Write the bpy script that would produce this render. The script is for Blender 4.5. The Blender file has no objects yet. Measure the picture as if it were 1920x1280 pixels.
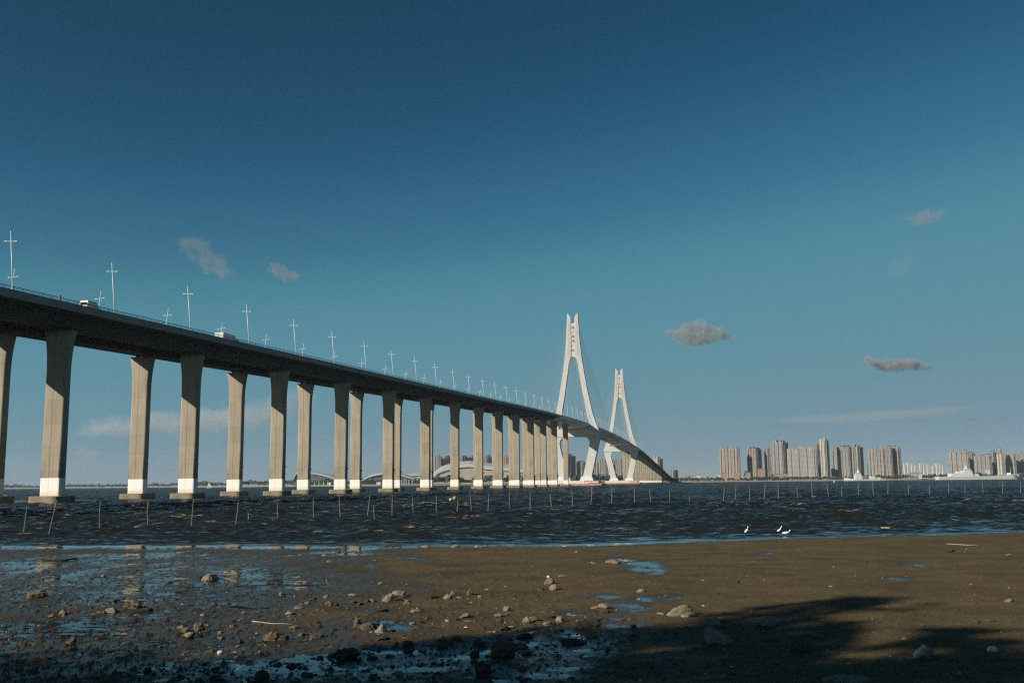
import bpy, bmesh, math, random
import numpy as np
from mathutils import Matrix, Vector
random.seed(7)
R = math.radians
scene = bpy.context.scene
col = scene.collection

# ------------------------------------------------------------------ camera and survey of the place
CH, CP, CR, BA = 2.816, 0.141052, 0.010468, 0.196643      # eye height, pitch, roll, bridge bearing
F = 1867.0
cp, sp, cr, sr = math.cos(CP), math.sin(CP), math.cos(CR), math.sin(CR)
EYE = np.array([0, 0, CH])


def ray(x, y):
    a, b = x - 960.0, y - 640.0
    u, v = (cr * a - sr * b) / F, -(sr * a + cr * b) / F
    return np.array([u, cp - v * sp, sp + v * cp])


def ground(x, y, z=0.0):
    r = ray(x, y)
    return EYE + r * ((z - CH) / r[2])


def at(x, y, dist):
    r = ray(x, y)
    return EYE + r * (dist / r[1])


def to_px(P):
    X, Y, Z = P[..., 0], P[..., 1], P[..., 2] - CH
    yc = Y * cp + Z * sp
    u, v = F * X / yc, -F * (-Y * sp + Z * cp) / yc
    return 960 + cr * u + sr * v, 640 - sr * u + cr * v


cam = bpy.data.cameras.new('camera')
cam.lens, cam.sensor_width, cam.clip_start, cam.clip_end = 35.0 * F / 1866.67, 36.0, 0.1, 90000
camo = bpy.data.objects.new('camera', cam)
col.objects.link(camo)
M = Matrix(((cr, sr, 0, 0), (sr * sp, -cr * sp, -cp, 0), (-sr * cp, cr * cp, -sp, CH), (0, 0, 0, 1)))
camo.matrix_world = M
scene.camera = camo

# ------------------------------------------------------------------ light
SUN_EL, SUN_AZ = R(25.7), math.atan2(-0.832, -0.555)      # azimuth from +Y towards +X
to_sun = Vector((math.sin(SUN_AZ) * math.cos(SUN_EL), math.cos(SUN_AZ) * math.cos(SUN_EL), math.sin(SUN_EL)))
sun = bpy.data.lights.new('sun', 'SUN')
sun.energy, sun.angle, sun.color = 5.0, R(0.53), (1.0, 0.94, 0.85)
suno = bpy.data.objects.new('sun', sun)
suno.rotation_euler = to_sun.to_track_quat('Z', 'Y').to_euler()
suno.location = (0, 0, 400)
col.objects.link(suno)

w = bpy.data.worlds.new('World')
scene.world = w
w.use_nodes = True
nt = w.node_tree
nt.nodes.clear()
sky = nt.nodes.new('ShaderNodeTexSky')
sky.sky_type = 'NISHITA'
sky.sun_disc = False
sky.sun_elevation = SUN_EL
sky.sun_rotation = SUN_AZ % (2 * math.pi)
sky.altitude = 0
sky.air_density, sky.dust_density, sky.ozone_density = 0.5, 0.0, 10.0
lo_ = nt.nodes.new('ShaderNodeVectorMath')
lo_.operation = 'SCALE'
lo_.inputs['Scale'].default_value = 0.1
cv = nt.nodes.new('ShaderNodeRGBCurve')
for ci, pts in enumerate(([(0, 0), (.022, .013), (.038, .058), (.06, .152), (.18, .295), (.22, .325), (.5, .95), (1, 2.4)],
                          [(0, 0), (.066, .092), (.113, .252), (.176, .435), (.43, .485), (.5, .50), (.7, .75), (1, 1.5)],
                          [(0, 0), (.205, .19), (.33, .41), (.48, .575), (.7, .585), (.97, .60), (1.0, .62)])):
    cu = cv.mapping.curves[ci]
    cu.points[0].location, cu.points[1].location = pts[0], pts[-1]
    for p_ in pts[1:-1]:
        cu.points.new(*p_)
    for p_ in cu.points:
        p_.handle_type = 'AUTO_CLAMPED'
cv.mapping.use_clip = False
cv.mapping.extend = 'EXTRAPOLATED'
cv.mapping.update()
hi_ = nt.nodes.new('ShaderNodeVectorMath')
hi_.operation = 'SCALE'
hi_.inputs['Scale'].default_value = 10.0
bg = nt.nodes.new('ShaderNodeBackground')
bg.inputs[1].default_value = 0.05
wo = nt.nodes.new('ShaderNodeOutputWorld')
nt.links.new(sky.outputs[0], lo_.inputs[0])
nt.links.new(lo_.outputs[0], cv.inputs['Color'])
nt.links.new(cv.outputs[0], hi_.inputs[0])
nt.links.new(hi_.outputs[0], bg.inputs[0])
nt.links.new(bg.outputs[0], wo.inputs[0])
vs = scene.view_settings
scene.display_settings.display_device = 'sRGB'
vs.view_transform, vs.look, vs.exposure, vs.gamma = 'Standard', 'None', 0.24, 1.0
vs.use_curve_mapping = False
cy = scene.cycles
cy.max_bounces, cy.diffuse_bounces, cy.glossy_bounces, cy.volume_bounces, cy.transparent_max_bounces = 8, 3, 3, 1, 12
cy.volume_step_rate = 0.6
cy.volume_max_steps = 200
cy.use_denoising = False
cy.sample_clamp_indirect = 4.0
cy.filter_width = 1.3


# ------------------------------------------------------------------ noise on arrays
def _hash(i, j, seed):
    h = (i.astype(np.int64) * 374761393 + j.astype(np.int64) * 668265263 + seed * 69069) & 0x7fffffff
    h = ((h ^ (h >> 13)) * 1274126177) & 0x7fffffff
    return (h ^ (h >> 16)) & 0xffff


def perlin(x, y, seed=0):
    xi, yi = np.floor(x), np.floor(y)
    xf, yf = x - xi, y - yi
    u, v = xf * xf * xf * (xf * (xf * 6 - 15) + 10), yf * yf * yf * (yf * (yf * 6 - 15) + 10)

    def g(i, j):
        a = _hash(xi + i, yi + j, seed) * (2 * math.pi / 65536)
        return np.cos(a) * (xf - i) + np.sin(a) * (yf - j)
    n0 = g(0, 0) * (1 - u) + g(1, 0) * u
    n1 = g(0, 1) * (1 - u) + g(1, 1) * u
    return (n0 * (1 - v) + n1 * v) * 1.5


def fbm(x, y, octv, seed=0, gain=0.5):
    s, a = 0, 1.0
    for k in range(octv):
        s = s + a * perlin(x * 2 ** k + 17.3 * k, y * 2 ** k - 9.1 * k, seed + k)
        a *= gain
    return s


# ------------------------------------------------------------------ materials
MATS = {}


def new_mat(name):
    m = bpy.data.materials.new(name)
    m.use_nodes = True
    m.node_tree.nodes.clear()
    t = m.node_tree
    out = t.nodes.new('ShaderNodeOutputMaterial')
    return m, t, out


def N(t, kind, **kw):
    n = t.nodes.new(kind)
    for k, v in kw.items():
        if k.startswith('in_'):
            n.inputs[int(k[3:])].default_value = v
        else:
            setattr(n, k, v)
    return n


def math_(t, op, a, b=None, c=None):
    n = t.nodes.new('ShaderNodeMath')
    n.operation = op
    for k, v in enumerate((a, b, c)):
        if v is None:
            continue
        if isinstance(v, (int, float)):
            n.inputs[k].default_value = v
        else:
            t.links.new(v, n.inputs[k])
    return n.outputs[0]


def ramp(t, fac, stops):
    n = t.nodes.new('ShaderNodeValToRGB')
    els = n.color_ramp.elements
    while len(els) < len(stops):
        els.new(0.5)
    for e, (p, c) in zip(els, stops):
        e.position = p
        e.color = (c, c, c, 1) if isinstance(c, (int, float)) else (*c, 1)
    t.links.new(fac, n.inputs[0])
    return n.outputs[0]


def mixc(t, fac, a, b, mode='MIX'):
    n = t.nodes.new('ShaderNodeMix')
    n.data_type, n.blend_type = 'RGBA', mode
    for k, v in ((0, fac), (6, a), (7, b)):
        if isinstance(v, (int, float)):
            n.inputs[k].default_value = v
        elif isinstance(v, tuple):
            n.inputs[k].default_value = (*v, 1)
        else:
            t.links.new(v, n.inputs[k])
    return n.outputs[2]


def noise(t, vec, scale, detail=4, rough=0.55):
    n = N(t, 'ShaderNodeTexNoise')
    n.inputs['Scale'].default_value = scale
    n.inputs['Detail'].default_value = detail
    n.inputs['Roughness'].default_value = rough
    if vec is not None:
        t.links.new(vec, n.inputs['Vector'])
    return n.outputs[0]


def scaled(t, vec, s):
    n = N(t, 'ShaderNodeVectorMath', operation='MULTIPLY')
    t.links.new(vec, n.inputs[0])
    n.inputs[1].default_value = s
    return n.outputs[0]


def principled(t, out, colr, rough, bump=None, dist=0.02, strength=0.6, metal=0.0, ior=None):
    p = N(t, 'ShaderNodeBsdfPrincipled')
    if isinstance(colr, tuple):
        p.inputs['Base Color'].default_value = (*colr, 1)
    else:
        t.links.new(colr, p.inputs['Base Color'])
    if isinstance(rough, (int, float)):
        p.inputs['Roughness'].default_value = rough
    else:
        t.links.new(rough, p.inputs['Roughness'])
    p.inputs['Metallic'].default_value = metal
    if ior:
        p.inputs['IOR'].default_value = ior
    if bump is not None:
        b = N(t, 'ShaderNodeBump')
        b.inputs['Strength'].default_value = strength
        b.inputs['Distance'].default_value = dist
        t.links.new(bump, b.inputs['Height'])
        t.links.new(b.outputs[0], p.inputs['Normal'])
    t.links.new(p.outputs[0], out.inputs[0])
    return p


def plain(name, c, rough=0.6, var=0.25, scale=1.5, bump=0.0, metal=0.0):
    """a weathered surface: base colour broken up by two noises"""
    if name in MATS:
        return MATS[name]
    m, t, out = new_mat(name)
    tc = N(t, 'ShaderNodeTexCoord')
    a = noise(t, tc.outputs['Object'], scale, 6)
    b = noise(t, tc.outputs['Object'], scale * 7.3, 4)
    f = math_(t, 'ADD', math_(t, 'MULTIPLY', a, 0.65), math_(t, 'MULTIPLY', b, 0.35))
    lo = tuple(x * (1 - var) for x in c)
    hi = tuple(min(1, x * (1 + var)) for x in c)
    colr = ramp(t, f, [(0.3, lo), (0.7, hi)])
    principled(t, out, colr, rough, b if bump else None, bump, 0.7, metal)
    MATS[name] = m
    return m


def pier_mat():
    m, t, out = new_mat('pier_concrete')
    tc = N(t, 'ShaderNodeTexCoord')
    o = tc.outputs['Object']
    sx = N(t, 'ShaderNodeSeparateXYZ')
    t.links.new(o, sx.inputs[0])
    oi = N(t, 'ShaderNodeObjectInfo')
    big = noise(t, scaled(t, o, (0.5, 0.5, 0.16)), 1.0, 5)
    streak = noise(t, scaled(t, o, (2.4, 2.4, 0.07)), 1.3, 5)
    fine = noise(t, o, 6.0, 5)
    f = math_(t, 'ADD', math_(t, 'MULTIPLY', big, 0.4), math_(t, 'ADD', math_(t, 'MULTIPLY', streak, 0.4), math_(t, 'MULTIPLY', fine, 0.2)))
    c = ramp(t, f, [(0.34, (0.20, 0.163, 0.108)), (0.48, (0.30, 0.25, 0.173)), (0.66, (0.37, 0.318, 0.23))])
    # lifts of the climbing form: each lift of its own tone, with a thin joint
    lift = math_(t, 'ADD', math_(t, 'MULTIPLY', sx.outputs[2], 1 / 4.5), math_(t, 'MULTIPLY', oi.outputs['Random'], 3.0))
    wn = N(t, 'ShaderNodeTexWhiteNoise', noise_dimensions='1D')
    t.links.new(math_(t, 'FLOOR', lift), wn.inputs['W'])
    tone = math_(t, 'ADD', 0.93, math_(t, 'MULTIPLY', wn.outputs[0], 0.12))
    joint = math_(t, 'GREATER_THAN', math_(t, 'FRACT', lift), 0.03)
    joint = math_(t, 'ADD', 0.86, math_(t, 'MULTIPLY', joint, 0.14))
    groove = math_(t, 'GREATER_THAN', math_(t, 'ABSOLUTE', math_(t, 'ADD', sx.outputs[0], 0.25)), 0.055)
    groove = math_(t, 'ADD', 0.45, math_(t, 'MULTIPLY', groove, 0.55))
    k = math_(t, 'MULTIPLY', tone, math_(t, 'MULTIPLY', joint, groove))
    k = math_(t, 'MULTIPLY', k, math_(t, 'ADD', 0.94, math_(t, 'MULTIPLY', oi.outputs['Random'], 0.1)))
    cc = N(t, 'ShaderNodeCombineColor')
    for i in range(3):
        t.links.new(k, cc.inputs[i])
    principled(t, out, mixc(t, 1.0, c, cc.outputs[0], 'MULTIPLY'), 0.85, fine, 0.03, 0.5)
    return m


def band_mat():
    m, t, out = new_mat('painted_band')
    tc = N(t, 'ShaderNodeTexCoord')
    o = tc.outputs['Object']
    sx = N(t, 'ShaderNodeSeparateXYZ')
    t.links.new(o, sx.inputs[0])
    nz = noise(t, scaled(t, o, (3, 3, 0.6)), 1.0, 5)
    fine = noise(t, o, 5.0, 4)
    h = math_(t, 'ADD', sx.outputs[2], math_(t, 'MULTIPLY', nz, 1.2))
    stain = ramp(t, math_(t, 'MULTIPLY', h, 0.2), [(0.4, (0.50, 0.38, 0.21)), (0.62, (0.76, 0.73, 0.64))])
    c = mixc(t, 0.35, stain, ramp(t, fine, [(0.35, (0.66, 0.62, 0.54)), (0.6, (0.82, 0.80, 0.74))]))
    groove = math_(t, 'LESS_THAN', math_(t, 'ABSOLUTE', math_(t, 'ADD', sx.outputs[0], 0.25)), 0.05)
    c = mixc(t, math_(t, 'MULTIPLY', groove, 0.4), c, (0.3, 0.26, 0.2))
    principled(t, out, c, 0.7)
    return m


def facade_mat(name, c, win=0.45, floor=3.0, bay=3.6, dark=(0.05, 0.06, 0.07)):
    if name in MATS:
        return MATS[name]
    m, t, out = new_mat(name)
    tc = N(t, 'ShaderNodeTexCoord')
    o = tc.outputs['Object']
    sx = N(t, 'ShaderNodeSeparateXYZ')
    t.links.new(o, sx.inputs[0])
    fz = math_(t, 'FRACT', math_(t, 'MULTIPLY', sx.outputs[2], 1 / floor))
    fx = math_(t, 'FRACT', math_(t, 'MULTIPLY', math_(t, 'ADD', sx.outputs[0], sx.outputs[1]), 1 / bay))
    wv = math_(t, 'MULTIPLY', math_(t, 'GREATER_THAN', fz, 0.42), math_(t, 'GREATER_THAN', fx, 1 - win))
    geo = N(t, 'ShaderNodeNewGeometry')
    sn = N(t, 'ShaderNodeSeparateXYZ')
    t.links.new(geo.outputs['Normal'], sn.inputs[0])
    side = math_(t, 'LESS_THAN', sn.outputs[2], 0.5)
    nz = noise(t, scaled(t, o, (0.08, 0.08, 0.02)), 1.0, 4)
    base = ramp(t, nz, [(0.3, tuple(x * 0.85 for x in c)), (0.7, tuple(x * 1.12 for x in c))])
    cc = mixc(t, math_(t, 'MULTIPLY', wv, side), base, dark)
    principled(t, out, cc, 0.65)
    MATS[name] = m
    return m


def rock_mat(name, lo, hi, scale=6.0):
    m, t, out = new_mat(name)
    tc = N(t, 'ShaderNodeTexCoord')
    g = N(t, 'ShaderNodeNewGeometry')
    a = noise(t, g.outputs['Position'], scale, 8, 0.65)
    b = noise(t, g.outputs['Position'], scale * 6, 6, 0.7)
    f = math_(t, 'ADD', math_(t, 'MULTIPLY', a, 0.5), math_(t, 'MULTIPLY', b, 0.5))
    c = ramp(t, f, [(0.33, lo), (0.6, hi), (0.72, tuple(min(1, x * 1.25) for x in hi))])
    principled(t, out, c, 0.9, f, 0.06, 0.9)
    return m


M_pier, M_band = pier_mat(), band_mat()
M_cap = plain('cap_concrete', (0.205, 0.168, 0.115), 0.9, 0.4, 0.8, 0.05)
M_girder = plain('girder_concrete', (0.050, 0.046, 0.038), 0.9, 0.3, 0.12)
M_bearing = plain('bearing_steel', (0.05, 0.05, 0.05), 0.7)
M_parapet = plain('parapet_concrete', (0.22, 0.21, 0.19), 0.85, 0.25, 0.3)
M_rail = plain('rail_steel', (0.06, 0.065, 0.07), 0.5, 0.2)
M_road = plain('asphalt', (0.05, 0.05, 0.05), 0.9, 0.2, 0.5)
M_steel = plain('pale_grey_steel', (0.78, 0.76, 0.68), 0.55, 0.10, 0.05)
M_tower = plain('tower_paint', (0.48, 0.475, 0.42), 0.6, 0.07, 0.06)
M_panel = plain('tower_panel_paint', (0.60, 0.575, 0.50), 0.6, 0.05, 0.06)
M_red = plain('red_lettering', (0.55, 0.05, 0.03), 0.5, 0.1)
M_cable = plain('cable_sheath', (0.45, 0.47, 0.46), 0.4, 0.05)
M_lamp = plain('lamp_paint', (0.75, 0.76, 0.74), 0.35, 0.05)
M_white = plain('white_paint', (0.56, 0.555, 0.52), 0.45, 0.08, 0.4)
M_orange = plain('orange_fender_paint', (0.48, 0.20, 0.11), 0.6, 0.35, 0.3)
M_redpaint = plain('red_paint', (0.45, 0.05, 0.04), 0.5, 0.15)
M_bamboo = plain('bamboo', (0.21, 0.175, 0.115), 0.7, 0.3, 4.0)
M_feather = plain('white_feathers', (0.85, 0.84, 0.80), 0.7, 0.05, 20)
M_leg = plain('black_legs', (0.03, 0.03, 0.03), 0.6)
M_bill = plain('dark_bill', (0.06, 0.05, 0.03), 0.5)
M_wood = plain('grey_driftwood', (0.33, 0.28, 0.2), 0.9, 0.4, 8, 0.02)
M_darkwood = plain('dark_driftwood', (0.03, 0.025, 0.02), 0.9, 0.4, 8, 0.02)
M_glass = plain('dark_glass', (0.02, 0.025, 0.03), 0.15, 0.1)
M_tyre = plain('tyre_rubber', (0.02, 0.02, 0.02), 0.9)
M_bark = plain('bark', (0.08, 0.06, 0.045), 0.95, 0.4, 3, 0.05)
M_rock = rock_mat('pale_rock', (0.09, 0.07, 0.04), (0.275, 0.225, 0.145))
M_rockgrey = rock_mat('grey_rock', (0.10, 0.092, 0.075), (0.25, 0.235, 0.20))
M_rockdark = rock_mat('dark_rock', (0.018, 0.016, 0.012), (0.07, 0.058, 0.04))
M_shell = rock_mat('shell_crust', (0.035, 0.025, 0.013), (0.20, 0.145, 0.08), 22)
M_shellwhite = rock_mat('white_shell', (0.5, 0.47, 0.4), (0.8, 0.77, 0.7), 10)


def leaf_mat(name, c, tr=0.25):
    m, t, out = new_mat(name)
    g = N(t, 'ShaderNodeNewGeometry')
    a = noise(t, g.outputs['Position'], 0.08, 5)
    c1 = ramp(t, a, [(0.3, tuple(x * 0.6 for x in c)), (0.7, tuple(x * 1.4 for x in c))])
    principled(t, out, c1, 0.7)
    return m


M_leaf = leaf_mat('shore_foliage', (0.045, 0.07, 0.03))
M_leaf2 = leaf_mat('bank_foliage', (0.05, 0.09, 0.03))


# ------------------------------------------------------------------ mesh building
class MB:
    def __init__(s):
        s.v, s.f = [], []

    def add(s, vs, fs):
        k = len(s.v)
        s.v += [tuple(map(float, p)) for p in vs]
        s.f += [tuple(k + i for i in f) for f in fs]

    def box(s, c, size, rz=0.0, fr=None):
        hx, hy, hz = size[0] / 2, size[1] / 2, size[2] / 2
        ca, sa = math.cos(rz), math.sin(rz)
        P = []
        for z in (-hz, hz):
            for x, y in ((-hx, -hy), (hx, -hy), (hx, hy), (-hx, hy)):
                P.append((c[0] + x * ca - y * sa, c[1] + x * sa + y * ca, c[2] + z))
        s.add(P, [(3, 2, 1, 0), (4, 5, 6, 7), (0, 1, 5, 4), (1, 2, 6, 5), (2, 3, 7, 6), (3, 0, 4, 7)])

    def loft(s, rings, cap=True, closed=True):
        n = len(rings[0])
        P, Fc = [], []
        for r in rings:
            P += list(r)
        for i in range(len(rings) - 1):
            for j in range(n if closed else n - 1):
                a, b = i * n + j, i * n + (j + 1) % n
                Fc.append((a, b, b + n, a + n))
        if cap:
            Fc.append(tuple(reversed(range(n))))
            Fc.append(tuple(range((len(rings) - 1) * n, len(rings) * n)))
        s.add(P, Fc)

    def tube(s, pts, rad, n=6, cap=True):
        pts = [np.array(p, float) for p in pts]
        if isinstance(rad, (int, float)):
            rad = [rad] * len(pts)
        rings = []
        for i, p in enumerate(pts):
            tn = pts[min(i + 1, len(pts) - 1)] - pts[max(i - 1, 0)]
            tn = tn / (np.linalg.norm(tn) + 1e-9)
            up = np.array([0, 0, 1.0]) if abs(tn[2]) < 0.9 else np.array([1.0, 0, 0])
            a = np.cross(tn, up)
            a /= np.linalg.norm(a)
            b = np.cross(tn, a)
            rings.append([p + rad[i] * (a * math.cos(2 * math.pi * k / n) + b * math.sin(2 * math.pi * k / n)) for k in range(n)])
        s.loft(rings, cap)

    def ball(s, c, r, seg=10, rings=7):
        r = (r, r, r) if isinstance(r, (int, float)) else r
        rr = []
        for i in range(1, rings):
            th = math.pi * i / rings
            rr.append([(c[0] + r[0] * math.sin(th) * math.cos(2 * math.pi * k / seg), c[1] + r[1] * math.sin(th) * math.sin(2 * math.pi * k / seg), c[2] - r[2] * math.cos(th)) for k in range(seg)])
        s.loft(rr, True)

    def prism(s, poly, y0, y1, f):
        """poly in a plane, pushed from y0 to y1; f maps (a, b, y) to a point"""
        n = len(poly)
        P = [f(a, b, y0) for a, b in poly] + [f(a, b, y1) for a, b in poly]
        Fc = [(i, (i + 1) % n, (i + 1) % n + n, i + n) for i in range(n)]
        Fc += [tuple(reversed(range(n))), tuple(range(n, 2 * n))]
        s.add(P, Fc)

    def mesh(s, name, smooth=False):
        me = bpy.data.meshes.new(name)
        me.from_pydata(s.v, [], s.f)
        bm = bmesh.new()
        bm.from_mesh(me)
        bmesh.ops.recalc_face_normals(bm, faces=bm.faces)
        bm.to_mesh(me)
        bm.free()
        if smooth:
            for p in me.polygons:
                p.use_smooth = True
        return me


def link(o, parent=None, local=False):
    col.objects.link(o)
    if parent:
        o.parent = parent
        if not local:
            o.matrix_parent_inverse = parent.matrix_basis.inverted()
    return o


def obj(name, mb, mat, parent=None, loc=(0, 0, 0), rz=0.0, local=False, smooth=False):
    me = mb.mesh(name, smooth) if isinstance(mb, MB) else mb
    if not me.materials:
        me.materials.append(mat)
    o = bpy.data.objects.new(name, me)
    o.location = loc
    o.rotation_euler = (0, 0, rz)
    return link(o, parent, local)


def tag(o, label, cat, group=None):
    o['label'], o['category'] = label, cat
    if group:
        o['group'] = group
    return o


def thing(name, label, cat, loc=(0, 0, 0), rz=0.0, group=None):
    o = bpy.data.objects.new(name, None)
    o.empty_display_size = 0.5
    o.location = [float(x) for x in loc]
    o.rotation_euler = (0, 0, rz)
    col.objects.link(o)
    return tag(o, label, cat, group)


def struct(o, kind='structure'):
    o['kind'] = kind
    return o


def copy_tree(root, loc, rz, label):
    r = root.copy()
    col.objects.link(r)
    r.location, r.rotation_euler = [float(x) for x in loc], (0, 0, rz)
    r['label'] = label
    for ch in list(root.children):
        c = ch.copy()
        col.objects.link(c)
        c.parent = r
        for g in list(ch.children):
            q = g.copy()
            col.objects.link(q)
            q.parent = c
    return r


ORD = ['first', 'second', 'third', 'fourth', 'fifth', 'sixth', 'seventh', 'eighth', 'ninth', 'tenth', 'eleventh', 'twelfth', 'thirteenth',
       'fourteenth', 'fifteenth', 'sixteenth', 'seventeenth', 'eighteenth', 'nineteenth']
TENS = ['', '', 'twent', 'thirt', 'fort', 'fift', 'sixt']


def ordinal(i):
    i += 1
    if i < 20:
        return ORD[i - 1]
    if i % 10 == 0:
        return TENS[i // 10] + 'ieth'
    return TENS[i // 10] + 'y-' + ORD[i % 10 - 1]


# ------------------------------------------------------------------ bridge
D_ = np.array([math.sin(BA), math.cos(BA), 0])
N_ = np.array([math.cos(BA), -math.sin(BA), 0])


def smooth01(x):
    x = min(1, max(0, x))
    return x * x * (3 - 2 * x)


def axis(s):
    return -129.6 + 3.1 * smooth01((s - 250) / 750)


def edge(s):
    """height of the top of the parapet"""
    A, S0, R0 = 58.8, 1174.0, 18456.0
    if s < S0:
        L = 550.0
        return A - (s - S0) ** 2 / (2 * R0) if s > S0 - L else A - L * L / (2 * R0) - (S0 - L - s) * L / R0
    L = 646.0
    return A - (s - S0) ** 2 / (2 * R0) if s < S0 + L else A - L * L / (2 * R0) - (s - S0 - L) * L / R0


def B(s, t, z):
    return D_ * s + N_ * (axis(s) + t) + np.array([0, 0, z])


bridge = thing('cable_stayed_bridge', 'long concrete bridge on twin rows of piers leading to two white cable-stayed towers', 'bridge', B(170, 0, 0))


def sweep(section, s0, s1, step=10.0):
    """section: closed list of (t, dz below parapet top)"""
    mb = MB()
    ss = list(np.arange(s0, s1, step)) + [s1]
    mb.loft([[B(s, t, edge(s) + dz) for t, dz in section] for s in ss])
    return mb


HW = 13.4
# approach: two concrete boxes side by side, each with its wing slabs
for sg in (1, -1):
    c = sg * 6.65
    sec = [(sg * HW, -1.0), (sg * HW, -1.38), (sg * 10.1, -1.75), (sg * 9.35, -3.75), (sg * 3.9, -3.75), (sg * 3.1, -1.75), (sg * 0.12, -1.38), (sg * 0.12, -1.0)]
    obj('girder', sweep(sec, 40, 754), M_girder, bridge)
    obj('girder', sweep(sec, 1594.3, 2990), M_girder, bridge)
    para = [(sg * (HW - 0.02), -0.99), (sg * (HW + 0.12), -1.5), (sg * (HW + 0.17), -1.5), (sg * (HW + 0.12), -0.25), (sg * (HW + 0.12), 0.0), (sg * (HW - 0.28), 0.0), (sg * (HW - 0.45), -0.99)]
    obj('parapet', sweep(para, 40, 2990), M_parapet, bridge)
    rl = MB()
    for dz, r in ((0.55, 0.06), (0.3, 0.035)):
        rl.tube([B(s, sg * (HW - 0.08), edge(s) + dz) for s in np.arange(60, 2900, 10.0)], r, 4)
    for s in np.arange(60, 1750, 2.5):
        rl.tube([B(s, sg * (HW - 0.08), edge(s)), B(s, sg * (HW - 0.08), edge(s) + 0.62)], 0.045, 4, False)
    obj('railing', rl, M_rail, bridge)
sec = [(14.0, -1.0), (14.3, -1.9), (9.0, -4.2), (-9.0, -4.2), (-14.3, -1.9), (-14.0, -1.0)]
obj('steel_box_girder', sweep(sec, 754.2, 1594.1), M_steel, bridge)
obj('road_surface', sweep([(12.9, -0.995), (12.9, -0.9), (-12.9, -0.9), (-12.9, -0.995)], 40, 2990), M_road, bridge)


def rrect(w, d, r, z, n=4):
    P = []
    for cx, cy_, a0 in ((w / 2 - r, d / 2 - r, 0), (-w / 2 + r, d / 2 - r, 90), (-w / 2 + r, -d / 2 + r, 180), (w / 2 - r, -d / 2 + r, 270)):
        for k in range(n + 1):
            a = R(a0 + 90 * k / n)
            P.append((cx + r * math.cos(a), cy_ + r * math.sin(a), z))
    return P


cap_mb = MB()
cap_mb.loft([rrect(6.9, 6.2, 1.5, z, 5) for z in (-2.0, 1.20)] + [rrect(6.7, 6.0, 1.4, 1.26, 5)])
cap_me = cap_mb.mesh('pile_cap')
band_mb = MB()
band_mb.loft([rrect(4.34, 1.96, 0.43, z, 3) for z in (1.28, 4.66)])
band_me = band_mb.mesh('painted_base')
bear_mb = MB()
bear_mb.box((0, 0, 0.33), (0.8, 0.8, 0.66))
bear_me = bear_mb.mesh('bearing')


ml_ = MB()
ml_.box((0, 0, 0), (0.35, 0.5, 0.16))
ml_.ball((0.1, 0, 0.3), 0.26)
ml_me = ml_.mesh('marker_lamp')


def auto_smooth(o_):
    for p_ in o_.data.polygons:
        p_.use_smooth = abs(p_.normal[2]) < 0.9 and p_.area < 22


def pier(s, t, detail=True):
    top = edge(s) - 4.35
    mb = MB()
    rings = [rrect(4.3, 1.92, 0.42, z, 3) for z in (4.66, 12.0)]
    fl = 8.5
    for k in range(9):
        q = k / 8
        rings.append(rrect(4.3 + 1.75 * q ** 2.4, 1.92 + 0.1 * q, 0.42, top - fl + fl * q, 3))
    if top - fl < 12.5:
        rings = [rings[0]] + [r for r in rings[2:] if r[0][2] > 5]
    mb.loft(rings)
    p = B(s, t, 0)
    o = obj('pier', mb, M_pier, bridge, p, -BA, smooth=True)
    auto_smooth(o)
    obj('pile_cap', cap_me, M_cap, o, p, -BA)
    obj('painted_base', band_me, M_band, o, p, -BA)
    obj('marker_lamp', ml_me, M_white, o, B(s, t + 2.3, 7.9), -BA)
    for dx in (-1.3, 1.3):
        obj('bearing', bear_me, M_bearing, o, B(s, t + dx, top), -BA)
    return o


PIERS = [170 + 50 * i for i in range(-1, 13)] + [828.5]
PIERS2 = [1534.5, 1594.5] + [1644.5 + 50 * i for i in range(15)]
for s in PIERS + PIERS2:
    for t in (6.6, -6.6):
        pier(s, t)

# towers -------------------------------------------------------------------------------------
OUT = [(6, 14.9), (45.2, 24.0), (47.3, 24.2), (54, 21.9), (60, 19.6), (66, 17.6), (85, 13.6), (105, 10.2), (121, 8.0), (133, 6.8), (152, 5.6), (162.8, 5.0)]
INN = [(53, 14.8), (57, 14.2), (66, 12.0), (85, 8.6), (105, 5.6), (114, 4.4)]


def interp(tab, z):
    return float(np.interp(z, [a for a, b in tab], [b for a, b in tab]))


def thick(z):
    return 8.6 - 3.4 * min(1, max(0, (z - 6) / 150))


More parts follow.
